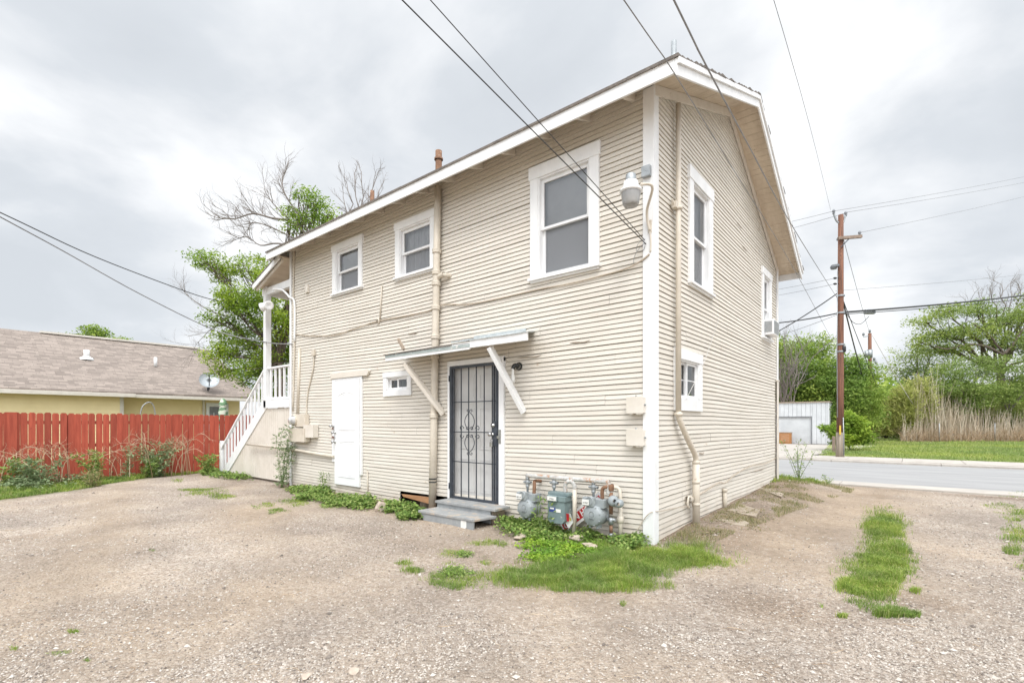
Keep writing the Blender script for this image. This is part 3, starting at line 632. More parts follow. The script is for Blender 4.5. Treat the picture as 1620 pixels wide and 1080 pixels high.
def window(side, u0, u1, z0, z1, cas=.125, head=.14, ears=.02, kind='hung', name='window', lowcas=None):
    """casing is the part; sill, sashes, panes and shade are its sub-parts"""
    w = WB(side); n1 = .042
    lc = lowcas if lowcas else .06
    w.b(u0, u0 + cas, .0, n1, z0 + lc, z1 - head); w.b(u1 - cas, u1, .0, n1, z0 + lc, z1 - head)
    w.b(u0 - ears, u1 + ears, .0, n1 + .008, z1 - head, z1)
    a, b_, c_, d = u0 + cas, u1 - cas, z0 + lc, z1 - head
    # jambs
    w.b(a, a + .02, -.13, n1 - .012, c_, d); w.b(b_ - .02, b_, -.13, n1 - .012, c_, d); w.b(a + .02, b_ - .02, -.13, n1 - .012, d - .02, d); 
    win = w.build(name, M['white'], house, bevel=.003)
    s = WB(side)
    if lowcas: s.b(u0 - .0, u1 + .0, 0, n1, z0, c_)
    else: s.b(u0 - .02, u1 + .02, -.13, n1 + .03, c_ - .035, c_); s.b(u0, u1, 0, n1, z0, c_ - .036)
    if lowcas: s.b(a + .0, b_ - .0, -.13, n1 - .012, c_ , c_ + .02)
    s.build('sill', M['white'], win, bevel=.003)
    a += .02; b_ -= .02; d -= .02
    if lowcas: c_ += .02
    def sash(a, b_, c_, d, n0, st, rt, rb, mun=()):
        f = WB(side); f.b(a, a + st, n0, n0 + .034, c_, d); f.b(b_ - st, b_, n0, n0 + .034, c_, d); f.b(a + st, b_ - st, n0, n0 + .034, d - rt, d); f.b(a + st, b_ - st, n0, n0 + .034, c_, c_ + rb)
        for k, t in mun:
            if k == 'h': f.b(a + st, b_ - st, n0 + .01, n0 + .024, c_ + (d - c_) * t - .006, c_ + (d - c_) * t + .006)
            else: f.b(a + (b_ - a) * t - .006, a + (b_ - a) * t + .006, n0 + .009, n0 + .023, c_ + rb, d - rt)
        f.build('sash', M['vinyl'] if kind != 'hung' else M['white'], win, bevel=.002)
        g = WB(side); nn = n0 + .016
        g.quadmesh([g.m(a + st, nn, c_ + rb), g.m(b_ - st, nn, c_ + rb), g.m(b_ - st, nn, d - rt), g.m(a + st, nn, d - rt)], [(0, 1, 2, 3)] if side == 'front' else [(0, 1, 2, 3)])
        g.build('pane', M['glass'], win)
    if kind in ('hung', 'hungdark'):
        mid = (c_ + d) / 2
        sash(a, b_, mid - .02, d, -.045, .045, .05, .035); sash(a, b_, c_, mid + .02, -.085, .045, .035, .07)
        cu = WB(side); cu.quadmesh([cu.m(a, -.096, c_), cu.m(b_, -.096, c_), cu.m(b_, -.096, d), cu.m(a, -.096, d)], [(0, 1, 2, 3)])
        if side == 'side' or abs(u0 + 4.66) < .01:
            cu = WB(side); k = 44; vs_ = []
            for i in range(k + 1):
                u = a + (b_ - a) * i / k; nn = -.115 + .010 * math.sin(i * 1.9) + .006 * math.sin(i * .8)
                vs_ += [cu.m(u, nn, c_), cu.m(u, nn, d)]
            cu.quadmesh(vs_, [(2 * i, 2 * i + 2, 2 * i + 3, 2 * i + 1) for i in range(k)])
        cu.build('shade', M['curtain'], win)
        sc = WB(side); nz = -.05
        sc.quadmesh([sc.m(a + .045, nz, c_ + .06), sc.m(b_ - .045, nz, c_ + .06), sc.m(b_ - .045, nz, mid - .02), sc.m(a + .045, nz, mid - .02)], [(0, 1, 2, 3)]); sc.build('insect_screen', M['screen'], win)
    elif kind == 'slider':
        m_ = (a + b_) / 2
        mun = (('h', .5), ('v', .5)) if (d - c_) > .4 else ()
        sash(a, m_ + .02, c_, d, -.06, .028, .03, .03, mun if side == 'front' else (('h', .5), ('v', .45)) if mun else ())
        sash(m_ - .02, b_, c_, d, -.03, .028, .03, .03, (('h', .5),) if mun else ())
        cu = WB(side); cu.quadmesh([cu.m(a, -.16, c_), cu.m(b_, -.16, c_), cu.m(b_, -.16, d), cu.m(a, -.16, d)], [(0, 1, 2, 3)])
        cu.build('blind', M['blind'], win)
    return win
window('front', -1.72, -.67, 3.28, 4.84, cas=.13, head=.17)
window('front', -4.66, -3.63, 3.84, 4.84, cas=.12, head=.13)
window('front', -6.67, -5.65, 3.89, 4.91, cas=.12, head=.13)
window('front', -5.0, -4.23, 1.86, 2.28, cas=.10, head=.09, ears=0, kind='slider', lowcas=.10)
window('side', 1.11, 2.07, 3.20, 4.78, cas=.15, head=.17)
wac = window('side', 5.12, 5.90, 3.02, 4.44, cas=.12, head=.14)
window('side', .61, 1.60, 1.55, 2.33, cas=.13, head=.13, ears=0, kind='slider', lowcas=.155)

# split and lifted pieces of old board
r = random.Random(15)
for side, u, z, L_ in (('front', -1.75, 2.30, .42), ('front', -.95, 2.42, .3), ('side', 4.9, .50, 1.0), ('side', 1.62, .98, .22), ('side', 3.55, 4.75, .3), ('side', 3.9, 4.45, .3), ('front', -6.3, .33, .35), ('front', -4.2, 2.9, .25)):
    b = WB(side); vs_ = []; n = 10
    for i in range(n + 1):
        t = i / n; w = .012 * math.sin(PI * t) * (1 + .4 * math.sin(t * 9)) + .001; uu = u - L_ / 2 + L_ * t; zz = z + .006 * math.sin(t * 7)
        vs_ += [b.m(uu, .017, zz - w * .3), b.m(uu, .020 + w * .8, zz - w), b.m(uu, .018, zz - w * 1.6)]
    fs_ = []
    for i in range(n):
        for k in range(2): fs_.append((i * 3 + k, i * 3 + k + 1, i * 3 + k + 4, i * 3 + k + 3))
    b.quadmesh(vs_, fs_); b.build('split_board', M['wood'], house)
# white side door, hung proud of the siding and boarded shut
def panel_door(b, x0, x1, z0, z1, ysurf, lay):
    """door face at y=ysurf facing -y with raised panel mouldings"""
    b.box(x0, x1, ysurf, ysurf + .04, z0, z1)
    for (u0, u1, w0, w1, arch) in lay:
        a, c_, e, g = x0 + (x1 - x0) * u0, x0 + (x1 - x0) * u1, z0 + (z1 - z0) * w0, z0 + (z1 - z0) * w1
        pts = [(a, e), (c_, e), (c_, g)]
        if arch: pts += [(c_ - (c_ - a) * t, g + arch * math.sin(PI * t)) for t in (.12, .25, .37, .5, .63, .75, .88)]
        pts += [(a, g)]
        path = [(p[0], ysurf - .002, p[1]) for p in pts + [pts[0]]]
        for p, q in zip(path[:-1], path[1:]): b.bar(p, q, .014, .012, up=(0, 1, 0))
        ins = [(p[0] + (.03 if p[0] < (a + c_) / 2 else -.03), ysurf - .001, p[1] + (.035 if p[1] < (e + g) / 2 else -.035)) for p in pts]
        ip = ins + [ins[0]]
        for p, q in zip(ip[:-1], ip[1:]): b.bar(p, q, .008, .008, up=(0, 1, 0))
d = MB(); panel_door(d, -6.56, -5.72, .19, 2.21, -.052, [(.17, .83, .53, .86, .06), (.17, .83, .08, .42, 0)])
door1 = d.build('white_door', M['whitedoor'], house, bevel=.002)
f = MB(); f.box(-6.665, -6.575, -.046, -.012, .62, 2.23); f.box(-5.705, -5.645, -.05, -.012, .42, 2.23); f.box(-6.665, -5.645, -.04, -.012, 2.215, 2.26); f.build('door_frame', M['white'], door1, bevel=.003)
f = MB(); f.prism([(-6.70, 2.265), (-5.46, 2.265), (-5.40, 2.345), (-5.42, 2.375), (-6.70, 2.375)], 'y', -.06, -.014); f.build('lintel', M['cream'], door1, bevel=.003)
hx = MB()
for z, x in ((1.33, -6.60), (1.20, -6.53), (1.02, -6.53)):
    hx.lathe([(.028, 0), (.030, .012), (.012, .016), (.012, .05), (.027, .055), (.027, .08), (.001, .084)], (x, -.052, z), (0, -1, 0), 14)
hx.box(-6.62, -6.53, -.075, -.047, 1.085, 1.13); hx.box(-6.62, -6.56, -.07, -.047, 1.26, 1.30); hx.build('door_lock', M['chrome'], door1)

# entrance with the barred security door
f = MB(); f.box(-3.33, -3.285, -.05, .06, .22, 2.33); f.box(-2.275, -2.18, -.05, .06, .20, 2.33); f.box(-3.33, -2.18, -.052, .06, 2.27, 2.345)
f.box(-3.33, -2.18, -.06, .06, .17, .215)
sd = f.build('entrance_door', M['white'], house, bevel=.003)
d = MB(); panel_door(d, -3.27, -2.29, .23, 2.26, .05, [(.12, .44, .75, .93, 0), (.56, .88, .75, .93, 0), (.12, .44, .38, .68, 0), (.56, .88, .38, .68, 0), (.12, .44, .06, .30, 0), (.56, .88, .06, .30, 0)])
d.build('inner_door', M['greydoor'], sd)
ir = MB(); y0 = -.055
X0, X1, Z0, Z1 = -3.275, -2.285, .225, 2.26
ir.box(X0, X0 + .035, y0, y0 + .035, Z0, Z1); ir.box(X1 - .045, X1, y0, y0 + .035, Z0, Z1); ir.box(X0 + .035, X1 - .045, y0, y0 + .035, Z1 - .035, Z1); ir.box(X0 + .035, X1 - .045, y0, y0 + .035, Z0, Z0 + .045)
ir.box(X0 + .045, X0 + .062, y0 - .004, y0 + .02, Z0 + .05, Z1 - .045); ir.box(X1 - .085, X1 - .065, y0 - .004, y0 + .02, Z0 + .05, Z1 - .045)
gate = ir.build('security_gate', M['iron'], sd, bevel=.002)
bars = [X0 + .085 + (X1 - X0 - .2) * i / 5 for i in range(6)]
for x in bars:
    b = MB(); b.box(x - .0065, x + .0065, y0 + .006, y0 + .019, Z0 + .045, Z1 - .035); b.build('bar', M['iron'], gate)
cr = MB()
for z in (.80, 1.255, 1.71): cr.box(X0 + .035, X1 - .045, y0 + .0195, y0 + .03, z - .007, z + .007)
cr.build('crossbar', M['iron'], gate)
sc = MB(); cxm = (bars[2] + bars[3]) / 2 - .035; cz = 1.255
cxm = bars[2] + .03
for sg in (-1, 1):
    pts = []
    for t in np.linspace(0, 1, 9): pts.append((cxm + sg * (.115 * math.sin(PI * min(1, t * 1.0)) ** 1 * (1 if t < .5 else 1)), y0, cz + .31 * (1 - t)))
    up_ = [(cxm + sg * .10 * math.sin(PI * t) ** .8, y0, cz + .02 + .28 * t) for t in np.linspace(0.06, 1, 10)]
    dn_ = [(p[0], p[1], 2 * cz - p[2]) for p in up_]
    for q in (up_, dn_): sc.tube(q, .006, 5)
    for vz in (-1, 1):
        def spi(cx_, cz_, R0, turn, sx, sz):
            return [(cx_ + sx * R0 * (1 - .8 * t) * math.cos(turn * t), y0, cz_ + sz * R0 * (1 - .8 * t) * math.sin(turn * t)) for t in np.linspace(0, 1, 16)]
        sc.tube(spi(cxm + sg * .045, cz + vz * .05, .036, 5.4, sg * -1, vz), .0055, 5)
        sc.tube(spi(cxm + sg * .17, cz + vz * .055, .048, 5.4, sg * -1, vz), .006, 5)
        sc.tube(spi(cxm + sg * .035, cz + vz * .315, .03, 5.4, sg * -1, vz), .0055, 5)
sc.build('scrollwork', M['iron'], gate)
lk = MB(); lk.box(X1 - .105, X1 - .012, y0 - .012, y0 - .001, 1.06, 1.42)
lk.build('lock_plate', M['iron'], gate, bevel=.002)
lk = MB()
lk.lathe([(.033, 0), (.035, .014), (.02, .018), (.02, .03), (.001, .033)], (X1 - .075, y0 - .012, 1.36), (0, -1, 0), 16)
lk.build('deadbolt', M['chrome'], gate); lk = MB()
lk.lathe([(.028, 0), (.030, .01), (.013, .014), (.013, .045), (.03, .05), (.033, .066), (.022, .08), (.001, .083)], (X1 - .09, y0 - .012, 1.23), (0, -1, 0), 16)
lk.build('door_knob', M['chrome'], gate)
lk = MB(); lk.box(X1 - .12, X1 - .07, y0 - .045, y0 - .015, 1.05, 1.12); lk.tube(spline([(X1 - .112, y0 - .03, 1.12), (X1 - .108, y0 - .03, 1.155), (X1 - .082, y0 - .03, 1.155), (X1 - .078, y0 - .03, 1.12)], 4), .005, 6)
lk.build('padlock', M['chrome'], gate, bevel=.004)
lk = MB(); lk.box(X1 + .01, X1 + .06, -.058, -.0505, 1.10, 1.30); lk.box(X1 - .01, X1 + .04, -.068, -.0585, 1.17, 1.21); lk.build('strike_plate', M['chrome'], gate, bevel=.002)
for z in (.42, 2.08):
    b = MB(); b.tube([(X0 - .006, y0 - .004, z - .045), (X0 - .006, y0 - .004, z + .045)], .010, 8); b.build('hinge', M['iron'], gate)

# crawl space board
b = MB(); a = P(628, 783, y=-.02); 
b.hexa([(-4.42, -.045, .135), (-3.66, -.045, .075), (-3.66, -.012, .075), (-4.42, -.012, .135), (-4.47, -.045, .175), (-3.66, -.045, .19), (-3.66, -.012, .19), (-4.47, -.012, .175)])
b.build('crawl_space_board', M['rawwood'], house, bevel=.003)

# big soil pipe on the rear wall
pl = MB(); py_ = -.085
ptop = P(693, 290, y=py_); pbot = P(684, 800, y=py_)
xt, xb = ptop[0], pbot[0]
def pxz(z): return xt + (xb - xt) * (ptop[2] - z) / (ptop[2] - pbot[2])
pl.tube([(pxz(z), py_, z) for z in (5.12, 3.9, 2.5, 1.2, .0)], [.055, .055, .057, .058, .06], 18)
soil = pl.build('drain_pipe', M['pipe'], house)
for py in (398, 432, 449, 487, 533, 563, 658):
    z = P(690, py, y=py_)[2]; b = MB(); b.lathe([(.058, -.035), (.071, -.03), (.073, -.01), (.066, .0), (.074, .012), (.074, .03), (.058, .036)], (pxz(z), py_, z), n=18); b.build('pipe_coupling', M['pipe'], soil)
z = P(690, 438, y=py_)[2]
b = MB(); b.tube(spline([(pxz(z), py_, z - .03), (pxz(z) + .10, py_, z + .0), (pxz(z) + .2, py_ + .01, z - .01), (pxz(z) + .24, .0, z - .01)], 6), .036, 14); b.lathe([(.045, -.02), (.047, 0), (.045, .03)], (pxz(z) + .15, py_, z), (1, 0, 0), 14); b.build('pipe_elbow', M['pipe'], soil)
for dz in (0, .05):
    z = P(686, 757, y=py_)[2] - dz; b = MB(); b.lathe([(.060, -.011), (.063, -.009), (.063, .009), (.060, .011)], (pxz(z), py_, z), n=18); b.build('rubber_band', M['rubber'], soil)
# slim drain on the gable wall
g = MB(); yA, yB = .60, 1.16
g.tube([(.075, yA, 5.3), (.075, yA, 3.4), (.075, yA + .005, 1.52)], .033, 14); g.tube(spline([(.075, yA + .005, 1.53), (.085, yA + .03, 1.42), (.095, yA + .28, 1.18), (.10, yB - .04, .98), (.10, yB, .88)], 5), .035, 14); g.tube([(.10, yB, .9), (.10, yB + .005, .02)], .047, 14)
gp = g.build('drain_pipe', M['pipe'], house)
for (y, z, x) in ((yA, 4.02, .075), (yA, 1.5, .075), (yB, .88, .10), (yB, .62, .10), (yB, .33, .10)):
    b = MB(); b.lathe([(.034, -.02), (.05, -.018), (.052, .018), (.034, .02)], (x, y, z), n=14); b.build('pipe_coupling', M['pipe'], gp)
b = MB(); b.box(.03, .09, yA - .11, yA - .04, 4.0, 4.08); b.tube([(.06, yA - .16, 4.08), (.06, yA - .09, 4.03), (.07, yA, 4.0)], .012, 8); b.build('pipe_bracket', M['pipe'], gp)
b = MB(); b.lathe([(.05, 0), (.05, .09), (.03, .095)], (.05, yB - .16, .40), (0, 1, 0), 10); b.tube(spline([(.06, yB - .14, .30), (.06, yB - .2, .34), (.06, yB - .16, .44), (.06, yB - .02, .42)], 5), .014, 7); b.build('pipe_trap', M['pipe'], gp)
b = MB(); b.tube([(.05, 2.62, .02), (.05, 2.60, .36)], .03, 10); b.lathe([(.03, 0), (.04, .005), (.04, .05), (.03, .055)], (.05, 2.60, .33), n=10); b.build('pipe_stub', M['pipe'], gp)
# white pvc waste pipe low on the rear wall
b = MB(); a = P(457, 709, y=-.05); c_ = P(529, 722, y=-.05); a2 = P(391, 702, y=-.12)
b.tube([(a2[0], -.12, a2[2]), (a[0], -.07, a[2]), (c_[0], -.06, c_[2])], .03, 12); wp = b.build('waste_pipe', M['pipe'], house)
b = MB(); b.lathe([(.031, -.03), (.038, -.028), (.038, .028), (.031, .03)], (a[0], -.07, a[2]), (1, 0, 0), 12); b.build('rubber_band', M['rubber'], wp)
# slim conduits and stubs
def conduit(pts, r, name, m='pipe', parent=house, y=-.03, n=8, sm=True, label=None):
    q = [P(p[0], p[1], y=(p[2] if len(p) > 2 else y)) for p in pts]; b = MB(); b.tube(spline(q, 5) if sm else q, r, n); return b.build(name, M[m], parent)
conduit([(604, 452), (601, 505)], .013, 'conduit', sm=False)
b = MB(); q = P(598, 508, y=-.03); b.lathe([(.03, -.01), (.045, 0), (.045, .03), (.03, .035)], (q[0], -.01, q[2]), (0, -1, 0), 14); b.build('junction_box', M['pipe'], house)
q = P(487, 457, y=-.02); b = MB(); b.box(q[0] - .05, q[0] + .05, -.06, -.01, q[2] - .08, q[2] + .08); b.build('junction_box', M['cream'], house, bevel=.006)
conduit([(604, 548), (602, 600)], .0001, 'conduit') if False else None
conduit([(474, 550), (471, 655)], .033, 'conduit', sm=False)
conduit([(466, 395), (464, 470), (466, 540), (463, 650)], .016, 'conduit')
conduit([(497, 562), (495, 585), (488, 615), (485, 640), (485, 672)], .014, 'conduit')
q = P(497, 558, y=-.03); b = MB(); b.box(q[0] - .045, q[0] + .045, -.07, -.015, q[2] - .06, q[2] + .06); b.build('junction_box', M['pipe'], house, bevel=.006)
conduit([(581, 744), (582, 790)], .012, 'conduit', sm=False)
q = P(1024, 272, y=-.05); b = MB(); b.box(q[0] - .055, q[0] + .045, -.09, -.037, q[2] - .06, q[2] + .06); b.tube([(q[0], -.09, q[2]), (q[0], -.094, q[2])], .006, 8); b.build('junction_box', M['galv'], house, bevel=.004)

# canopy over the entrance
cb_ = MB(); yE = -.45
A = P(613, 566, y=yE); B = P(836, 531, y=yE); zf = 2.46
A = P(613, 570, y=yE); B = P(836, 537, y=yE)
zA, zB = A[2], B[2]
print('canopy', A, B)
cb_.hexa([(A[0], yE, zA), (B[0], yE, zB), (-1.82, -.02, zB + .10), (A[0], -.02, zA + .12), (A[0], yE, zA + .02), (B[0], yE, zB + .02), (-1.82, -.02, zB + .12), (A[0], -.02, zA + .14)])
can = cb_.build('door_canopy', M['cream'], house, bevel=.002)
b = MB(); xm = P(745, 550, y=yE)[0]
b.hexa([(A[0] - .02, yE - .028, zA - .015), (xm, yE - .028, (zA + zB) / 2 - .015), (xm, yE - .002, (zA + zB) / 2 - .015), (A[0] - .02, yE - .002, zA - .015), (A[0] - .02, yE - .028, zA + .075), (xm, yE - .028, (zA + zB) / 2 + .085), (xm, yE - .002, (zA + zB) / 2 + .085), (A[0] - .02, yE - .002, zA + .075)])
b.build('fascia_board', M['white'], can, bevel=.003)
b = MB(); b.box(A[0] - .022, xm + .01, yE - .034, yE - .0285, zA + .035, zA + .078); b.build('fascia_strip', M['greygreen'], can)
b = MB(); b.box(xm + .002, B[0], yE - .032, yE - .002, zB - .012, zB + .095); b.build('fascia_board', M['white'], can, bevel=.003)
b = MB(); r = random.Random(2); n = 16
for i in range(n):
    x0 = xm - .35 + (B[0] + .03 - xm + .35) * i / n; x1 = xm - .35 + (B[0] + .03 - xm + .35) * (i + 1) / n; j = r.uniform(-.006, .006)
    tx0 = min(x0, x0 * .45 - 1.03); tx1 = min(x1, x1 * .45 - 1.03)
    b.hexa([(x0, yE - .05 + j, zB + .088), (x1, yE - .05 + j, zB + .088), (tx1, -.02, zB + .18), (tx0, -.02, zB + .18), (x0, yE - .045, zB + .105 + j), (x1, yE - .045, zB + .105 - j), (tx1, -.02, zB + .20), (tx0, -.02, zB + .20)])
b.box(xm - .35, -1.80, -.03, -.017, zB + .15, zB + .25)
b.build('flashing', M['tin'], can)
b = MB(); b.hexa([(A[0] - .04, yE - .05, zA + .079), (xm - .35, yE - .05, zA + .09), (xm - .35, -.02, zA + .18), (A[0] - .04, -.02, zA + .18), (A[0] - .04, yE - .05, zA + .092), (xm - .35, yE - .05, zA + .104), (xm - .35, -.02, zA + .20), (A[0] - .04, -.02, zA + .20)])
b.build('canopy_shingles', M['shingle'], can)
for (p0, p1, w_) in (((775, 549), (829, 652), .09), ((641, 575), (702, 655), .10)):
    a_ = P(*p0, y=yE + .015); e_ = P(*p1, y=-.04); b = MB(); b.bar(a_, e_, .05, w_ + .035, up=(.1, -1, .2)); b.build('brace', M['white'] if p0[0] > 700 else M['cream'], can, bevel=.003)
b = MB(); a_ = P(630, 536, y=yE + .1); e_ = P(639, 553, y=yE + .1); b.bar(a_, e_, .035, .04); b.build('brace_end', M['wood'], can)

# porch roof over the stair landing, carried by the house
pr_ = MB(); zW, zO = 5.02, 4.25
x_out = P(405, 455, y=-.2)[0]; zO = P(405, 455, y=-.2)[2]
print('porch', x_out, zO)
pr_.hexa([(x_out, -.25, zO), (LX - .02, -.25, zW), (LX - .02, 2.2, zW), (x_out, 2.2, zO), (x_out, -.25, zO + .03), (LX - .02, -.25, zW + .03), (LX - .02, 2.2, zW + .03), (x_out, 2.2, zO + .03)])
prf = pr_.build('porch_roof', M['soffit'], house)
b = MB(); b.hexa([(x_out - .05, -.29, zO + .031), (LX - .02, -.29, zW + .05), (LX - .02, 2.2, zW + .05), (x_out - .05, 2.2, zO + .031), (x_out - .05, -.29, zO + .055), (LX - .02, -.29, zW + .075), (LX - .02, 2.2, zW + .075), (x_out - .05, 2.2, zO + .055)]); b.build('porch_shingles', M['shingle'], prf)
b = MB()
for y in (-.2, .3, .8, 1.3, 1.8): b.bar((x_out + .03, y, zO - .045), (LX - .02, y, zW - .05), .04, .085)
b.build('porch_rafters', M['cream'], prf)
b = MB(); b.bar((x_out, -.27, zO - .01), (LX, -.27, zW - .01), .025, .11); b.build('fascia', M['white'], prf, bevel=.003)
b = MB(); b.box(-9.78, LX - .02, -.03, .06, 4.42, 4.58); b.box(-9.66, -9.58, .06, 1.6, 4.42, 4.58); b.build('porch_beam', M['white'], prf, bevel=.003)

# ------------------------------------------------------------------ porch stairs (landing, railing, boarded side)
ps = thing('porch_staircase', (-10.3, .4, 0), 'white railed wooden staircase with cream panelled side climbing to the porch', 'staircase')
xs0 = -9.63; zl = 1.90; xsb = -12.15
b = MB(); b.box(xs0 - .05, xs0 + .07, -.045, .09, 1.75, 4.62); b.build('post', M['white'], ps, bevel=.004)
b = MB(); b.box(xs0 - .05, xs0 + .07, 1.05, 1.17, .0, 4.41); b.build('post', M['white'], ps, bevel=.004)
b = MB(); b.box(xs0 - .02, LX - .03, .0, 1.15, zl - .04, zl); b.box(xs0 - .06, LX - .03, -.045, -.02, zl - .16, zl + .02); b.build('landing', M['white'], ps, bevel=.003)
b = MB(); b.box(xs0 + .03, LX - .03, -.02, .07, 2.66, 2.70); b.build('handrail', M['white'], ps, bevel=.004)
b = MB(); b.box(xs0 + .07, LX - .05, .0, .04, 1.93, 1.99); b.build('bottom_rail', M['white'], ps, bevel=.003)
for i in range(5):
    x = xs0 + .22 + i * .215; b = MB(); b.box(x - .022, x + .022, .0, .04, 1.99, 2.66); b.build('baluster', M['white'], ps, bevel=.003)
# stair flight
def sz(x): return zl * (x - xsb) / (xs0 - xsb)
for y in (-.03, 1.06):
    b = MB(); b.bar((xsb - .05, y + .02, sz(xsb - .05) - .04), (xs0, y + .02, zl - .06), .04, .24); b.build('stringer', M['white'], ps, bevel=.003)
n = 10
for i in range(n):
    x = xs0 - (i + .5) * (xs0 - xsb) / n; z = zl - (i + .5) * zl / n
    b = MB(); b.box(x - .15, x + .15, .02, 1.04, z - .02, z + .02); b.build('tread', M['white'], ps)
rail_h = .82
for y in (.02, 1.1):
    b = MB(); b.bar((xsb - .16, y, sz(xsb - .16) + rail_h - .02), (xs0 - .03, y, zl + rail_h - .02), .085, .045); b.build('handrail', M['white'], ps, bevel=.004)
    for i in range(13 if y < 1 else 13):
        x = xsb - .12 + i * (xs0 - xsb) / 12.6
        b = MB(); b.box(x - .022, x + .022, y - .02, y + .02, max(sz(x) + .0, .02), sz(x) + rail_h - .03); b.build('baluster', M['white'], ps, bevel=.003)
b = MB(); b.box(xsb - .22, xsb - .13, -.02, .07, -.05, .9); b.build('newel_post', M['white'], ps, bevel=.004)
# grooved panel under flight and landing
b = MB(); x = xsb + .28
while x < LX - .04:
    x1 = min(x + .102, LX - .035); zt0 = min(sz(x) - .17, zl - .17); zt1 = min(sz(x1) - .17, zl - .17)
    if zt1 > .1: b.hexa([(x, -.005, .06), (x1 - .006, -.005, .06), (x1 - .006, .012, .06), (x, .012, .06), (x, -.005, max(zt0, .07)), (x1 - .006, -.005, zt1), (x1 - .006, .012, zt1), (x, .012, max(zt0, .07))])
    x += .105
b.build('side_panel', M['cream'], ps)
b = MB(); b.prism([(xsb + .3, .07), (LX - .05, .07), (LX - .05, zl - .18), (xs0, zl - .18)], 'y', .013, .02); b.build('panel_backing', M['cream'], ps)

# ------------------------------------------------------------------ wooden steps at the entrance
st = thing('wooden_steps', (-2.75, -.4, 0), 'two worn grey painted wooden steps below the barred door', 'steps')
b = MB(); b.box(-3.26, -2.06, -.37, -.05, .195, .232); b.build('upper_tread', M['steptop'], st, bevel=.006)
b = MB(); b.box(-3.24, -2.17, -.345, -.32, .02, .194); b.build('riser', M['stepface'], st, bevel=.004)
b = MB()
b.hexa([(-3.22, -.73, .105), (-2.12, -.73, .105), (-2.05, -.346, .105), (-3.22, -.346, .105), (-3.22, -.73, .14), (-2.12, -.73, .14), (-2.05, -.346, .14), (-3.22, -.346, .14)]); b.build('lower_tread', M['steptop'], st, bevel=.006)
b = MB(); b.prism([(-3.19, .104), (-3.10, -.02), (-2.14, -.03), (-2.13, .104)], 'y', -.715, -.69); b.build('riser', M['stepface'], st, bevel=.004)
for (xa, xb, ya, yb, zt) in ((-2.19, -2.15, -.31, -.06, .194), (-3.24, -3.20, -.68, -.36, .104)):
    b = MB(); b.box(xa, xb, ya, yb, -.02, zt); b.build('support', M['wood'], st)
b = MB(); b.box(-2.36, -2.26, -.719, -.7155, .0, .10); b.build('paint_patch', M['label'], st)

# ------------------------------------------------------------------ things on the walls
def box_thing(name, label, cat, x0, x1, z0, z1, y0, y1, m, group=None, lid=True):
    t = thing(name, ((x0 + x1) / 2, y1, z0), label, cat, group)
    b = MB(); b.box(x0, x1, y0 + .01, y1, z0, z1); b.build('box_body', m, t, bevel=.006)
    if lid: b = MB(); b.box(x0 - .005, x1 + .005, y0, y0 + .0095, z0 - .004, z1 + .004); b.build('box_cover', m, t, bevel=.003)
    return t
for nm, py0, py1, lab in (('u', 628, 653, 'upper cream utility box beside the white corner board'), ('l', 679, 705, 'lower cream utility box beside the white corner board')):
    a = P(991, py0, y=-.11); c_ = P(1017, py1, y=-.11)
    t = box_thing('utility_box', lab, 'utility box', a[0], c_[0], c_[2], a[2], -.11, -.02, M['cream'], 'twin cream utility boxes')
    b = MB(); b.box(a[0] + .03, a[0] + .07, -.10, -.03, c_[2] - .018, c_[2] - .001); b.box(c_[0] - .09, c_[0] - .03, -.10, -.03, c_[2] - .018, c_[2] - .001); b.build('cable_gland', M['cream'], t)
    b = MB(); b.lathe([(.012, 0), (.012, .012), (.001, .014)], (c_[0] + .005, -.07, (a[2] + c_[2]) / 2), (1, 0, 0), 10); b.lathe([(.012, 0), (.012, .012)], ((a[0] + c_[0]) / 2, -.07, a[2] + .005), (0, 0, 1), 10); b.build('latch', M['galv'], t)
# electric meter cluster on the left end of the rear wall
em = thing('electric_meter', P(469, 664, y=-.02), 'round glass electric meter on a cream painted box near the staircase', 'meter')
a = P(466, 655, y=-.12); c_ = P(480, 675, y=-.12); b = MB(); b.box(a[0], c_[0] + .05, -.12, -.02, c_[2], a[2]); b.build('box_body', M['pipe'], em, bevel=.006)
q = P(465, 665, y=-.14); b = MB(); b.lathe([(.10, 0), (.105, .03), (.09, .035), (.085, .10), (.06, .12), (.001, .125)], (q[0] - .01, -.12, q[2]), (0, -1, 0), 22); b.build('meter_dome', M['globe'], em)
b = MB(); b.lathe([(.112, 0), (.114, .02), (.112, .04)], (q[0] - .01, -.12, q[2]), (0, -1, 0), 22); b.build('meter_ring', M['pipe'], em)
a = P(457, 677, y=-.16); c_ = P(481, 699, y=-.16); t = box_thing('breaker_panel', 'square cream breaker panel under the round electric meter', 'breaker panel', a[0], c_[0], c_[2], a[2], -.16, -.02, M['pipe'])
a = P(480, 672, y=-.14); c_ = P(495, 692, y=-.14); t = box_thing('telephone_box', 'rounded cream telephone box right of the breaker panel', 'telephone box', a[0], c_[0], c_[2], a[2], -.14, -.02, M['cream'])
b = MB(); q = P(488, 692, y=-.06); q2 = P(470, 702, y=-.06); b.tube(spline([(q[0], -.07, q[2]), (q[0] - .1, -.06, q2[2] + .03), (q2[0], -.05, q2[2] + .02), (q2[0] - .12, -.05, q2[2] + .02)], 5), .014, 8); b.build('cable_loop', M['pipe'], t)
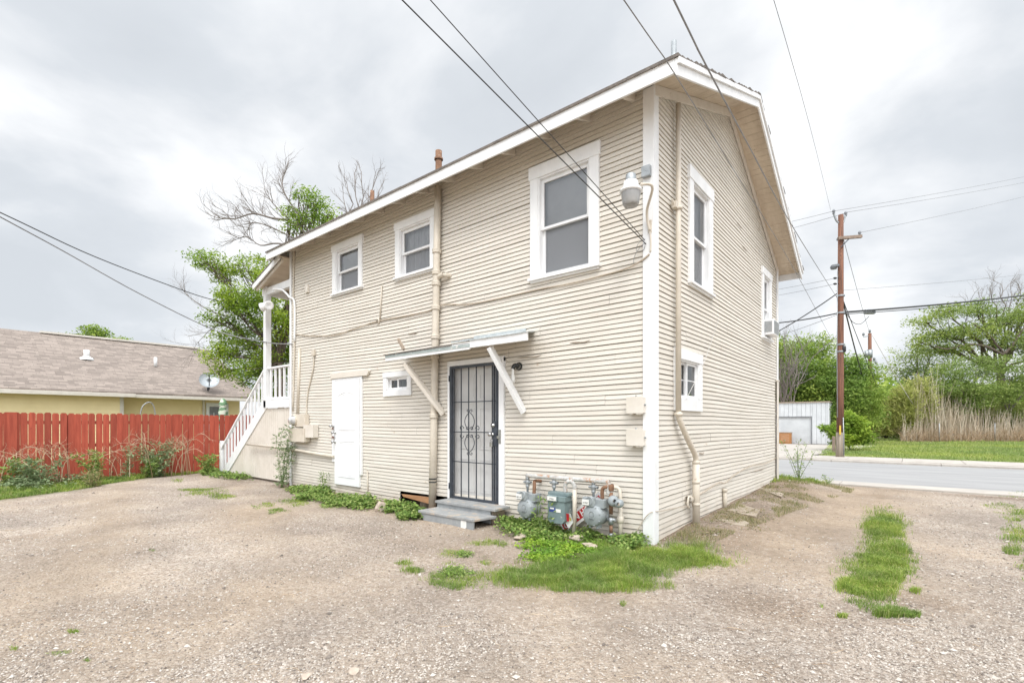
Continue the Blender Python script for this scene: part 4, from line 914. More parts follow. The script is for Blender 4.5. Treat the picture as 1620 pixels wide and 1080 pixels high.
# security light on the corner
Lq = P(998, 300, y=-.42)
sl = thing('security_light', P(1026, 355, y=-.04), 'white dusk to dawn light on a curved arm beside the upstairs window', 'lamp')
b = MB(); b.lathe([(.048, .118), (.074, .105), (.085, .052), (.088, .035), (.114, .018), (.118, -.005), (.103, -.012)], (Lq[0], Lq[1], Lq[2] - .02), n=28); b.build('lamp_housing', M['white'], sl)
b = MB(); b.lathe([(.001, .19), (.044, .188), (.054, .18), (.058, .12), (.058, .11)], (Lq[0], Lq[1], Lq[2] - .02), n=24); b.build('lamp_cap', M['galv'], sl)
b = MB(); b.lathe([(.102, -.012), (.10, -.045), (.088, -.13), (.073, -.158), (.001, -.162)], (Lq[0], Lq[1], Lq[2] - .02), n=28); b.build('lamp_globe', M['globe'], sl)
e0 = P(1028, 365, y=-.045); b = MB(); b.tube(spline([(Lq[0] + .09, Lq[1] + .05, Lq[2] + .05), (Lq[0] + .17, Lq[1] + .17, Lq[2] + .04), (e0[0] - .01, -.10, Lq[2] - .14), (e0[0], -.05, e0[2])], 7), .015, 12); b.build('arm', M['pipe'], sl)
b = MB(); b.tube(spline([(e0[0], -.05, e0[2]), (e0[0] + .01, -.045, e0[2] - .12), (e0[0] + .005, -.045, e0[2] - .24)], 5), .009, 8); b.box(e0[0] - .02, e0[0] + .02, -.048, -.037, e0[2] - .02, e0[2] + .12); b.build('arm_conduit', M['pipe'], sl)
# bare bulb by the door
q = P(819, 579, y=-.05); bl = thing('bulb_lamp', (q[0], -.02, q[2]), 'black wall socket with a hanging white bulb right of the canopy brace', 'lamp')
b = MB(); b.lathe([(.055, 0), (.055, .015), (.04, .02)], (q[0], -.016, q[2]), (0, -1, 0), 18); b.build('base_plate', M['black'], bl)
b = MB(); b.tube(spline([(q[0], -.03, q[2]), (q[0] - .03, -.08, q[2] + .01), (q[0] - .045, -.10, q[2] - .04)], 5), .028, 12); b.build('socket', M['black'], bl)
b = MB(); b.lathe([(.018, 0), (.018, -.05), (.022, -.09), (.032, -.14), (.034, -.17), (.025, -.195), (.001, -.205)], (q[0] - .045, -.10, q[2] - .035), n=16); b.build('bulb', M['label'], bl)
# twin flood lamp on porch post
q = P(427, 482, y=-.12); fl = thing('flood_lamp', (q[0], -.05, q[2]), 'white twin head flood lamp on the porch post', 'lamp')
b = MB(); b.lathe([(.05, 0), (.05, .03), (.02, .035)], (q[0] - .06, -.03, q[2] + .02), (0, -1, 0), 14); b.build('base_plate', M['white'], fl)
for (dx, ax) in ((-.16, (-.75, -.5, -.25)), (.10, (.75, -.45, -.3))):
    b = MB(); b.lathe([(.035, -.06), (.05, -.03), (.085, .06), (.10, .13), (.102, .15), (.08, .155), (.001, .12)], (q[0] - .05 + dx * .45, -.12, q[2]), ax, 20); b.build('lamp_head', M['white'], fl)
# curved white pipe arm from porch beam to the wall
b = MB(); pts = [P(432, 457, y=-.08), P(447, 459, y=-.09), P(458, 470, y=-.07), P(466, 480, y=-.04), P(466, 540, y=-.04)]; b.tube(spline(pts, 6), .022, 10)
tag(b.build('service_conduit', M['white']), 'curved white conduit running from the porch beam to the wall', 'conduit')
# wall cable sweeping along the rear wall
b = MB(); pts = [P(1027, 402, y=-.045), P(1015, 412, y=-.045), P(990, 425, y=-.035), P(948, 437, y=-.03), P(900, 449, y=-.03), P(850, 458, y=-.03), P(790, 472, y=-.03), P(740, 481, y=-.03), P(700, 482, y=-.03), P(680, 491, y=-.03), P(640, 500, y=-.03), P(600, 507, y=-.03), P(560, 520, y=-.03), P(528, 530, y=-.03), P(490, 531, y=-.03), P(466, 528, y=-.03)]
b.tube(spline(pts, 5), .0095, 7); tag(b.build('wall_cable', M['cablecream']), 'cream painted cable sagging right across the rear wall', 'cable')
b = MB(); pts = [P(1021, 378, y=-.05), P(1010, 385, y=-.06), P(1007, 397, y=-.05), P(1018, 395, y=-.05), P(1020, 385, y=-.06), P(1012, 392, y=-.05), P(1004, 405, y=-.04), P(1002, 416, y=-.04)]
b.tube(spline(pts, 6), .003, 5); tag(b.build('wire_loops', M['cablegrey']), 'thin wire loops dangling under the security light', 'wire')
b = MB(); pts = [P(1090, 800, x=.06), P(1070, 803, x=.045), P(1045, 808, x=.05), P(1030, 810, y=-.05), P(1018, 822, y=-.05), P(1006, 842, y=-.06), P(990, 857, y=-.10)]
b.tube(spline(pts, 6), .005, 6); tag(b.build('loose_cable', M['cablecream']), 'loose cable wrapped round the foot of the white corner board', 'cable')
b = MB(); pts = [(.05, 1.2, .40), (.045, 1.7, .44), (.05, 2.3, .50), (.06, 2.6, .47), (.045, 3.2, .55), (.045, 4.2, .62), (.05, 5.4, .60), (.045, 6.4, .66)]
b.tube(spline(pts, 6), .008, 6); tag(b.build('low_cable', M['cablecream']), 'cream cable running low along the gable wall', 'cable')
b = MB(); pts = [P(1138, 500, x=.03), P(1115, 570, x=.10), P(1085, 632, x=.07)]; b.tube(spline(pts, 5), .004, 5); tag(b.build('window_wire', M['whitecable']), 'white wire slanting down to the small gable window', 'wire')
# air conditioner in the far gable window
ac = thing('air_conditioner', (.2, 5.5, 3.12), 'white window air conditioner in the far upstairs gable window', 'air conditioner')
b = MB(); b.box(-.02, .20, 5.27, 5.75, 3.12, 3.42); b.build('housing', M['vinyl'], ac, bevel=.01)
b = MB()
for i in range(11): b.box(.2005, .206, 5.30, 5.72, 3.15 + i * .023, 3.162 + i * .023)
for i in range(8): b.box(.03 + i * .018, .04 + i * .018, 5.262, 5.2695, 3.17, 3.38)
b.build('grille', M['galv'], ac)

# ------------------------------------------------------------------ gas meters
GY = -.26
def T(px, py, y=GY): return P(px, py, y=y)
def gas_meter(px, py, label, m, round_=True):
    c = T(px, py); t = thing('gas_meter', (c[0], GY, c[2] - .2), label, 'gas meter', 'gas meters in a row')
    x, y, z = c
    b = MB()
    if round_:
        b.lathe([(.001, .105), (.05, .105), (.054, .098), (.105, .092), (.118, .08), (.124, .05), (.125, 0), (.124, -.03), (.115, -.045), (.115, -.07), (.124, -.08), (.12, -.12), (.08, -.14), (.001, -.145)], (x, y, z), (0, -1, 0), 32)
        for k in range(8):
            a = 2 * PI * k / 8 + .3; b.lathe([(.009, 0), (.009, .012), (.001, .014)], (x + .112 * math.cos(a), y - .085, z + .112 * math.sin(a)), (0, -1, 0), 6)
        b.box(x - .06, x - .035, y - .05, y + .05, z - .15, z - .1); b.box(x + .035, x + .06, y - .05, y + .05, z - .15, z - .1)
        b.box(x - .10, x + .13, y - .04, y + .11, z + .09, z + .19)
    else:
        w = .125
        b.prism([(x - w, z + .13), (x - w, z - .10), (x - w + .04, z - .14), (x + w - .04, z - .14), (x + w, z - .10), (x + w, z + .13)], 'y', y - .09, y + .12)
        b.box(x - .15, x + .16, y - .05, y + .08, z + .20, z + .235)
    b.build('meter_body', m, t, bevel=.005)
    b = MB(); zz = z + (.155 if round_ else .165)
    if round_: b.box(x - .115, x + .03, y - .105, y - .041, zz - .045, zz + .06); b.lathe([(.05, 0), (.05, .05), (.045, .054)], (x - .02, y - .06, zz + .02), (0, -1, 0), 18)
    else: b.box(x - .12, x + .03, y - .115, y + .05, zz - .035, zz + .035); b.box(x + .035, x + .14, y - .10, y + .05, zz - .035, zz + .033)
    ib = b.build('index_box', m, t, bevel=.006)
    b = MB()
    if round_: b.box(x - .110, x - .02, y - .121, y - .116, zz - .03, zz + .035)
    else: b.box(x - .11, x + .02, y - .121, y - .1155, zz - .025, zz + .025)
    b.build('dial_label', M['label'], ib)
    text_mesh('number', '08214' if px < 870 else ('77351' if px < 910 else '41907'), .028, M['ink'], Matrix.Translation((x - .065 if round_ else x - .045, y - .1225, zz - .005)) @ Matrix.Rotation(PI / 2, 4, 'X'), ib, .0004)
    if round_:
        b = MB(); b.lathe([(.034, 0), (.034, .006), (.028, .007), (.027, .002)], (x + .01, y - .105, z + .03), (0, -1, 0), 20); b.build('maker_badge', m, t)
        text_mesh('badge_mark', 'GAS', .026, M['ink'], Matrix.Translation((x, y - .107, z - .035)) @ Matrix.Rotation(PI / 2, 4, 'X'), t, .0005)
    else:
        b = MB(); b.box(x - .10, x - .01, y - .094, y - .0905, z - .0, z + .055); b.build('dial_label', M['blueink'], t)
        b = MB(); b.box(x + .0, x + .07, y - .094, y - .0905, z + .0, z + .04); b.box(x - .085, x - .025, y - .0975, y - .0945, z + .032, z + .05); b.build('dial_label', M['label'], t)
    return t, (x, y, z)
m1, c1 = gas_meter(836, 803, 'leftmost grey round gas meter with a rusty outlet bend', M['meter'])
m2, c2 = gas_meter(886, 808, 'square shouldered teal grey gas meter in the middle with a blue sticker', M['meterteal'], False)
m3, c3 = gas_meter(942, 814, 'rightmost grey round gas meter beside the rusty regulator pipe', M['meter'])
mf = thing('gas_manifold', (c2[0], -.2, 0), 'peeling horizontal gas pipe with valves above the three meters', 'gas pipe')
a = T(836, 752, -.2); e = T(962, 762, -.2)
b = MB(); b.tube(spline([(a[0] - .03, -.2, a[2]), (c2[0], -.2, (a[2] + e[2]) / 2 + .0), (e[0] - .04, -.2, e[2]), (e[0], -.2, e[2] - .01), (e[0] + .01, -.2, e[2] - .06), (e[0] + .01, -.2, e[2] - .14)], 5), .029, 14); b.build('manifold_pipe', M['peel'], mf)
for (x, y, z, rus) in ((c1[0], c1[1], c1[2], True), (c2[0] - .07, c2[1], c2[2] + .03, False), (c3[0] + .0, c3[1], c3[2], False)):
    x = x - .06; zt = a[2] + (e[2] - a[2]) * (x - a[0]) / (e[0] - a[0])
    b = MB(); b.tube([(x, -.2, zt), (x, -.2, z + .19)], .015, 10); b.lathe([(.02, .07), (.026, .065), (.026, .04), (.021, .036), (.033, .02), (.036, 0), (.033, -.02), (.021, -.036), (.026, -.04), (.026, -.065), (.02, -.07)], (x, -.2, (zt + z + .2) / 2 + .02), n=8); b.lathe([(.017, -.06), (.017, .06)], (x, -.2, (zt + z + .2) / 2 + .02), (1, 0, 0), 10)
    b.build('valve', M['galv'], mf)
b = MB(); x = c1[0] + .06; b.tube(spline([(x, -.22, c1[2] + .19), (x, -.21, c1[2] + .28), (x - .02, -.18, c1[2] + .34), (x - .03, -.1, c1[2] + .34), (x - .03, -.03, c1[2] + .33)], 5), .023, 12); b.build('outlet_bend', M['rust'], mf)
b = MB(); x = c2[0] + .06; zt = c2[2] + .36; xr = T(909, 800, -.22)[0]; b.tube(spline([(x, -.23, c2[2] + .235), (x, -.23, zt - .03), (x + .04, -.23, zt + .01), (xr - .04, -.22, zt + .01), (xr, -.22, zt - .04), (xr, -.22, zt - .1)], 5), .025, 12); b.build('outlet_bend', M['peel'], mf)
b = MB(); b.tube([(xr, -.22, zt - .08), (xr, -.22, zt - .35), (xr - .02, -.21, .0)], .027, 12); b.build('outlet_riser', M['pipe'], mf)
b = MB(); x = c3[0] + .07; b.tube(spline([(x, -.22, c3[2] + .19), (x, -.22, c3[2] + .30), (x + .05, -.22, c3[2] + .335), (e[0], -.21, c3[2] + .34)], 5), .022, 12)
rx = T(966, 780, -.21)[0]
b.tube([(rx, -.2, e[2] - .12), (rx, -.2, c3[2] + .02)], .022, 12); b.tube([(rx, -.2, c3[2] - .10), (rx, -.2, c3[2] - .2)], .02, 10); b.lathe([(.03, .04), (.036, .02), (.036, -.02), (.03, -.04)], (rx, -.2, c3[2] + .33), n=8)
b.build('rusty_pipe', M['rust'], mf)
b = MB(); b.lathe([(.03, -.06), (.032, -.03), (.062, -.02), (.065, 0), (.065, .012), (.045, .03), (.02, .035)], (rx + .04, -.22, c3[2] + .18), (.7, -.6, .15), 18); b.lathe([(.045, -.02), (.05, 0), (.045, .05), (.02, .06)], (rx + .12, -.22, c3[2] + .16), (.2, -1, 0), 14); b.build('regulator', M['meter'], mf)
b = MB(); b.tube([(rx, -.2, c3[2] - .02), (rx, -.2, c3[2] - .10)], .03, 10); b.tube([(rx - .05, -.2, c3[2] - .05), (rx + .06, -.21, c3[2] - .04)], .018, 8); b.tube([(rx, -.2, c3[2] - .2), (rx, -.2, -.02)], .022, 10); b.lathe([(.03, -.03), (.034, 0), (.03, .03)], (rx, -.2, c3[2] - .24), n=8); b.build('shutoff_valve', M['galv'], mf)
xp = T(981, 800, -.12)[0]; zt = T(978, 775, -.12)[2]
b = MB(); b.tube(spline([(e[0] + .01, -.2, zt + .02), (xp - .08, -.15, zt + .03), (xp - .02, -.12, zt + .02), (xp, -.12, zt - .05), (xp, -.12, zt - .12)], 5), .022, 12); b.tube([(xp, -.12, zt - .1), (xp + .005, -.12, .0)], .026, 12); b.lathe([(.027, -.04), (.037, -.035), (.040, 0), (.037, .035), (.027, .04)], (xp + .002, -.12, .27), n=14); b.build('cream_riser', M['pipe'], mf)

# open house sign fallen behind the meters
sg = thing('house_sign', (c2[0] + .3, -.12, .1), 'red and white OPEN HOUSE sign leaning tilted behind the gas meters', 'sign')
p0 = P(897, 834, y=-.10); p1 = P(939, 787, y=-.10)
Mx = Matrix.Translation(((p0[0] + p1[0]) / 2 + .03, -.11, (p0[2] + p1[2]) / 2)) @ Matrix.Rotation(rad(-38), 4, 'Y') @ Matrix.Rotation(rad(-6), 4, 'X')
def tb(b, x0, x1, y0, y1, z0, z1):
    v = [Mx @ Vector(q) for q in [(x0, y0, z0), (x1, y0, z0), (x1, y1, z0), (x0, y1, z0), (x0, y0, z1), (x1, y0, z1), (x1, y1, z1), (x0, y1, z1)]]; return b.hexa(v)
b = MB(); tb(b, -.36, .36, 0, .006, -.085, .085); b.build('sign_board', M['signwhite'], sg)
b = MB(); tb(b, -.34, .34, -.0025, -.0005, -.05, .05); b.build('sign_band', M['signred'], sg)
text_mesh('sign_lettering', 'OPEN HOUSE', .105, M['signwhite'], Mx @ Matrix.Translation((.0, -.0035, -.002)) @ Matrix.Rotation(PI / 2, 4, 'X'), sg, .0006, bold=.003)
fd = thing('torn_flyer', P(899, 828, y=-.22), 'crumpled white and red flyer hanging under the middle gas meter', 'flyer')
q = P(898, 818, y=-.3)
b = MB(); b.quadmesh([(q[0] - .10, -.30, q[2] + .06), (q[0] + .05, -.31, q[2] + .05), (q[0] + .07, -.28, q[2] - .05), (q[0] + .0, -.27, q[2] - .14), (q[0] - .06, -.29, q[2] - .05)], [(0, 4, 3), (0, 3, 2), (0, 2, 1)]); b.build('paper', M['signwhite'], fd)
b = MB(); b.quadmesh([(q[0] - .03, -.315, q[2] + .05), (q[0] + .03, -.318, q[2] + .05), (q[0] + .02, -.30, q[2] - .045), (q[0] - .02, -.303, q[2] - .05)], [(0, 3, 2, 1)]); b.build('print', M['signred'], fd)
b = MB(); b.quadmesh([(q[0] + .035, -.317, q[2] + .01), (q[0] + .055, -.314, q[2] + .0), (q[0] + .05, -.30, q[2] - .04), (q[0] + .03, -.305, q[2] - .03)], [(0, 3, 2, 1)]); b.build('print', M['yellowink'], fd)

# ------------------------------------------------------------------ red fence
FX = -13.25
fe = thing('red_fence', (FX, -2, 0), 'red stained dog eared picket fence in front of the yellow house', 'fence')
r = random.Random(9); y = -8.0; bay = 0; pw = .121
while y < 4.2:
    b = MB(); yend = y + 2.44
    while y < yend - .05:
        h = 1.62 + r.uniform(-.015, .012); gap = r.choice([.005, .008, .012, .018]); t = r.uniform(-.006, .006); x = FX + .02 + r.uniform(-.006, .006)
        e = .028
        b.prism([(y, -.05), (y + pw, -.05), (y + pw + t, h - e), (y + pw - e + t, h), (y + e + t, h), (y + t, h - e)], 'x', x, x + .017)
        b.f[-6:] = b.f[-6:]
        y += pw + gap
    b.build('picket_panel', M['fence'], fe)
    p = MB(); p.box(FX - .09, FX - .0, y - .05, y + .04, -.2, 1.58); p.build('post', M['fence'], fe)
    for z in (.3, .85, 1.4):
        p = MB(); p.box(FX - .02, FX + .018, y - 2.4, y - .06, z - .04, z + .04); p.build('rail', M['fence'], fe)
    y += 0.005; bay += 1
for (ya, yb, zt) in ((-4.02, -3.85, 1.63), (-.86, -.74, 1.62)): p = MB(); p.box(FX + .04, FX + .058, ya, yb, 0, zt); p.build('face_board', M['fence'], fe)

# ------------------------------------------------------------------ yellow house beyond the fence
yh = thing('yellow_house', (-24, 0, 0), 'single storey yellow house with a wide taupe shingle roof', 'house')
ex = -21.7
# calibrated points: eave seen at py 612 (px 0) and 628 (px 400)
e0 = P(0, 612, x=ex); e1 = P(400, 628, x=ex); r0 = P(0, 519, x=-26.4); r1 = P(330, 547, x=-26.4)
print('yh', e0, e1, r0, r1)
ze = (e0[2] + e1[2]) / 2; zr = r0[2]; yN, yS = -14.0, e1[1] + .3; yrE = r1[1]
xr_ = -26.4
b = MB(); 
V = [(ex, yN, ze), (ex, yS, ze), (xr_, yrE, zr), (xr_, yN, zr), (2 * xr_ - ex, yN, ze), (2 * xr_ - ex, yS, ze)]
b.quadmesh(V, [(0, 1, 2, 3), (3, 2, 5, 4), (1, 5, 2)]); b.quadmesh([(v[0], v[1], v[2] - .08) for v in V], [(3, 2, 1, 0), (4, 5, 2, 3), (2, 5, 1)])
b.quadmesh([(ex, yN, ze - .08), (ex, yS, ze - .08), (ex, yS, ze), (ex, yN, ze)], [(0, 1, 2, 3)])
yr_ = b.build('roof', M['roof2'], yh)
b = MB()
for (ya, yb) in ((yN, -3.6), (-1.9, 4.0)): b.box(xr_ - .16, xr_ + .16, ya, yb, zr - .03, zr + .05)
b.build('ridge_cap', M['gutter'], yr_)
ysplit = P(191, 640, x=ex - .5)[1]
b = MB(); b.box(ex - .01, ex + .10, yN, ysplit + .35, ze - .20, ze - .06); b.build('gutter', M['gutter'], yr_, bevel=.01)
b = MB(); b.box(ex - .06, ex + .05, ysplit + .36, yS, ze - .21, ze - .085); b.build('gutter', M['gutter'], yr_, bevel=.01)
b = MB(); b.quadmesh([(ex, yN, ze - .1), (ex, yS, ze - .1), (ex - 1.4, yS, ze - .1), (ex - 1.4, yN, ze - .1)], [(0, 1, 2, 3)]); b.build('eave_soffit', M['gutter'], yr_)
def lapwall(x, y0, y1, zt):
    b = MB(); z = 0
    while z < zt:
        z2 = min(z + .16, zt); b.quadmesh([(x, y0, z), (x, y1, z), (x - .012, y1, z2), (x - .012, y0, z2), (x - .012, y0, z), (x - .012, y1, z)], [(0, 1, 2, 3), (4, 5, 1, 0)]); z = z2
    return b
lapwall(ex - .35, yN, ysplit, ze - .09).build('wall', M['yellow'], yh)
lapwall(ex - .95, ysplit, yS - .5, ze - .09).build('wall', M['yellow'], yh)
b = MB(); b.box(-31.5, ex - .96, yS - .55, yS - .5, 0, ze - .1); b.box(-31.5, -31.4, yN, yS - .5, 0, ze - .1); b.build('wall', M['yellow'], yh)
b = MB(); b.box(ex - .94, ex - .33, ysplit - .06, ysplit + .06, 0, ze - .1); b.build('corner_trim', M['gutter'], yh); b = MB(); b.box(ex - .94, ex - .9, P(322, 640, x=ex - .95)[1] - .05, P(322, 640, x=ex - .95)[1] + .04, 0, ze - .1); b.build('corner_trim', M['gutter'], yh)
wa, wb = P(326, 645, x=ex - .93), P(361, 645, x=ex - .93)
b = MB(); b.box(ex - .945, ex - .90, wa[1], wb[1], 1.0, P(326, 638, x=ex - .93)[2] + .03); yw = b.build('window', M['white'], yh)
b = MB(); b.box(ex - .899, ex - .895, wa[1] + .13, wb[1] - .13, 1.1, P(326, 640, x=ex - .93)[2] - .08); b.build('pane', M['insul'], yw)
b = MB(); 
for k in (.33, .66): b.box(ex - .894, ex - .885, wa[1] + (wb[1] - wa[1]) * k - .015, wa[1] + (wb[1] - wa[1]) * k + .015, 1.1, 1.85)
b.box(ex - .8945, ex - .884, wa[1] + .13, wb[1] - .13, 1.62, 1.65)
b.build('muntin', M['white'], yw)
def on_roof(px, py):
    """point on the yellow house's front roof slope"""
    s = (zr - ze) / (ex - xr_)              # z = ze + s*(ex-x)
    k = (px - 810) / FL; dx, dy = k * R2 + F2; dz = (HZ - py) / FL
    t = (ze + s * (ex - CX) - EYE) / (dz + s * dx); return (CX + dx * t, CY + dy * t, EYE + dz * t)
for (px, p0, p1, rr) in ((137, 567, 556, .10), (246, 580, 567, .065)):
    a = on_roof(px, p0); dd = math.hypot(a[0] - CX, a[1] - CY); b = MB(); b.tube([a, (a[0], a[1], a[2] + (p0 - p1) / FL * dd * .93)], rr, 12)
    if rr > .07: b.lathe([(.24, -.06), (.22, .02), (.10, .1)], (a[0], a[1], a[2]), n=12)
    b.build('vent_pipe', M['white'], yr_)
# satellite dish
a = on_roof(329, 618); dsh = thing('satellite_dish', a, 'pale grey satellite dish on the roof of the yellow house', 'satellite dish')
cdish = P(331, 602, x=a[0] + .15); b = MB(); ax = (Vector((CX, CY, 1.8)) - Vector(cdish)).normalized() + Vector((0, 0, .55))
b.lathe([(.39, .085), (.375, .072), (.255, .026), (.13, .005), (.001, 0), (.13, -.006), (.255, .013), (.38, .063), (.39, .085)], cdish, ax, 28)
for k in range(len(b.v)):
    pass
b.build('dish', M['galv'], dsh)
b = MB(); b.tube([a, (a[0], a[1], a[2] + .25), (cdish[0] - .05, cdish[1], cdish[2] - .05)], .035, 8); b.build('mast', M['iron'], dsh)
an = ax.normalized(); b = MB(); tip = Vector(cdish) + an * .5 + Vector((0, 0, -.02)); b.tube([Vector(cdish) + Vector((0, 0, -.40)), tip], .02, 6); b.tube([tip - an * .05, tip + an * .08], .045, 8); b.build('feed_arm', M['iron'], dsh)
# folded garden umbrella and hoop
ub = thing('garden_umbrella', (P(353, 650, x=-15.2)[0], P(353, 650, x=-15.2)[1], 0), 'folded green and white striped umbrella behind the red fence', 'umbrella')
u = P(353, 650, x=-15.2); top = P(352, 631, x=-15.2)[2]
b = MB(); b.tube([(u[0], u[1], 0), (u[0], u[1], top)], .022, 8); b.build('pole', M['wood'], ub)
mu_ = mat('green striped canvas', (.62, .66, .55), (.17, .30, .17), scale=2.2, rough=.9, stretch=(1, 1, 3.2), contrast=(.48, .52))
b = MB(); b.lathe([(.02, .02), (.07, -.02), (.13, -.16), (.10, -.24), (.145, -.42), (.12, -.58), (.13, -.95), (.06, -1.0)], (u[0], u[1], top), n=12)
for i in range(len(b.v)):
    k = i % 12; x, y, z = b.v[i]; s = 1.0 if k % 2 else .72; b.v[i] = (u[0] + (x - u[0]) * s, u[1] + (y - u[1]) * s, z)
b.build('canopy', mu_, ub)
b = MB(); pts = [P(222, 655, x=-14.3), P(226, 642, x=-14.3), P(236, 636, x=-14.3), P(243, 642, x=-14.3), P(246, 658, x=-14.3)]; zz = [(p[0], p[1], p[2]) for p in pts]; b.tube([(zz[0][0], zz[0][1] - .02, 0)] + spline(zz, 6) + [(zz[-1][0], zz[-1][1], 0)], .014, 6); tag(b.build('garden_arch', M['galv']), 'thin metal garden hoop rising behind the red fence', 'garden arch')

# ------------------------------------------------------------------ across the street: garage
g0 = P(1311, 703, z=0); 
ga = thing('white_garage', (g0[0] - 3, g0[1] + 2, 0), 'white metal garage with a flat roof across the street', 'garage')
gx = g0[0]; 
# its front is parallel to the street
fr = Vector((1, 0, 0)); bk = Vector((0, 1, 0)); G0 = Vector((g0[0], g0[1], 0))
dist = (G0 - Vector((CX, CY, 0))).dot(Vector((F2[0], F2[1], 0))); px_m = FL / dist
Hg = (703 - 636) / px_m; print('garage dist', dist, 'H', Hg)
def gp_(u, v, z): q = G0 + fr * u + bk * v; return (q.x, q.y, z)
def gbox(b, u0, u1, v0, v1, z0, z1): return b.hexa([gp_(u0, v0, z0), gp_(u1, v0, z0), gp_(u1, v1, z0), gp_(u0, v1, z0), gp_(u0, v0, z1), gp_(u1, v0, z1), gp_(u1, v1, z1), gp_(u0, v1, z1)])
W_ = -7.5; dw = P(1285, 690, y=g0[1])[0] - g0[0]; dtop = (703 - 658) / px_m
b = MB(); r = random.Random(5)
u = dw
while u < 0: gbox(b, u, min(u + .235, -.003), 0, .06, .02, Hg); u += .25
u = W_
while u < dw: gbox(b, u, min(u + .235, dw - .012), 0, .06, dtop, Hg); u += .25
gbox(b, W_, W_ + .5, .0, .061, 0, dtop)
v = .06
while v < 5.5: gbox(b, -.06, 0 + .01, v, v + .235, .02, Hg - .10 * v / 5.5); v += .25
gbox(b, W_, -.07, 5.5, 5.56, 0, Hg - .1)
gbox(b, dw, -.07, .061, .08, 0, Hg - .02); gbox(b, W_, dw, .061, .078, dtop + .02, Hg - .02)
b.build('wall', M['garage'], ga)
b = MB(); gbox(b, W_ - .05, .06, -.06, 5.7, Hg, Hg + .07); b.build('roof', M['wood'], ga)
b = MB(); z = .03
while z < dtop - .05: gbox(b, W_ + .5, dw - .05, .08, .11, z, z + .115); z += .125
gbox(b, W_ + .5, dw - .02, .105, .12, 0, dtop)
gdr = b.build('roller_door', M['garage'], ga)
b = MB(); gbox(b, dw - .05, dw, -.01, .07, 0, dtop); gbox(b, W_ + .5, dw - .05, -.01, .07, dtop - .06, dtop); b.build('door_frame', M['insul'], gdr)
b = MB(); gbox(b, -.05, .03, -.02, .005, 0, Hg); b.build('corner_trim', M['garage'], ga)
# wooden cabinet standing out in front of it
cbn = P(1243, 703, y=g0[1] - .45); Cb = Vector((cbn[0], cbn[1], 0)) - G0; cu, cv = Cb.dot(fr), Cb.dot(bk)
cabt = thing('wooden_cabinet', (cbn[0], cbn[1], 0), 'orange brown wooden cabinet standing in front of the garage door', 'cabinet')
b = MB(); gbox(b, cu - .35, cu + .33, cv - .2, cv + .2, .02, .72); b.build('cabinet_body', M['brown'], cabt, bevel=.01)
b = MB(); gbox(b, cu - .27, cu + .25, cv - .22, cv - .2005, .10, .64); b.build('cabinet_door', M['rawwood'], cabt, bevel=.01)
b = MB(); gbox(b, cu - .38, cu + .36, cv - .22, cv + .22, .72, .76); b.build('cabinet_top', M['wood'], cabt, bevel=.01)
b = MB(); gbox(b, cu - .06, cu + .04, cv - .235, cv - .2205, .22, .26); b.build('handle', M['galv'], cabt)

# ------------------------------------------------------------------ utility poles
def camdir(px): 
    k = (px - 810) / FL; v = k * R2 + F2; return v
pb = P(1329, 725, z=.0); PD = (np.array([pb[0] - CX, pb[1] - CY]) @ F2); print('pole', pb, PD)
ptz = EYE + (HZ - 340) / FL * PD
up = thing('utility_pole', (pb[0], pb[1], 0), 'tall reddish brown utility pole at the far kerb of the street', 'utility pole', 'utility poles')
lean = -.02
def pp(z): t = z / ptz; return Vector((pb[0] + R2[0] * .03 * t, pb[1] + R2[1] * .03 * t, z))
b = MB(); b.tube([pp(z) for z in (1.02, 3, 6, ptz)], [.125, .118, .105, .09], 18); b.build('pole_shaft', M['pole'], up)
b = MB(); b.tube([pp(z) for z in (-.3, .5, 1.02)], [.150, .142, .138], 18); b.build('pole_foot', M['polebase'], up)
Rv = Vector((R2[0], R2[1], 0)); Fv = Vector((F2[0], F2[1], 0))
def ppx(px, py, dv=0.0): 
    d_ = PD + dv; k = (px - 810) / FL; return Vector((CX, CY, EYE)) + (Rv * k + Fv + Vector((0, 0, (HZ - py) / FL))) * d_
b = MB()
for s, px, py in ((-1, 1319, 338), (1, 1337, 341)):
    t = ppx(px, py); a = pp(ptz - .35); b.tube(spline([a, a + (t - a) * .6 + Vector((0, 0, -.12)), t], 5), .035, 8)
b.build('top_bracket', M['galv'], up)
for px, py in ((1319, 336), (1338, 339), (1360, 370)):
    t = ppx(px, py); b = MB(); b.lathe([(.03, -.08), (.05, -.04), (.035, 0), (.06, .03), (.05, .08), (.02, .12), (.001, .13)], t, n=12); b.build('insulator', M['insul'], up)
b = MB(); b.bar(ppx(1326, 377, -.16), ppx(1363, 374, -.16), .10, .11); b.build('crossarm', M['crossarm'], up)
b = MB(); b.bar(ppx(1330, 391, -.14), ppx(1343, 378, -.16), .03, .03); b.build('crossarm_brace', M['iron'], up)
for py in (378, 468, 495, 545, 556):
    q = ppx(1330, py); b = MB(); b.lathe([(.14, -.03), (.145, 0), (.14, .03)], q, n=14); b.build('pole_band', M['galv'], up)
b = MB(); q = ppx(1323, 420, -.1); b.box(q.x - .14, q.x + .1, q.y - .1, q.y + .1, q.z - .05, q.z + .03); q = ppx(1319, 422); b.lathe([(.10, .05), (.13, 0), (.10, -.09), (.001, -.1)], q, n=12); b.build('street_light_head', M['insul'], up)
b = MB()
for px, py in ((1321, 440), (1321, 449)): b.lathe([(.03, -.05), (.045, 0), (.03, .05)], ppx(px, py, -.1), Rv, 8); b.tube([ppx(px, py, -.1), pp(EYE + (HZ - py) / FL * PD)], .015, 5)
b.build('spool_insulator', M['black'], up)
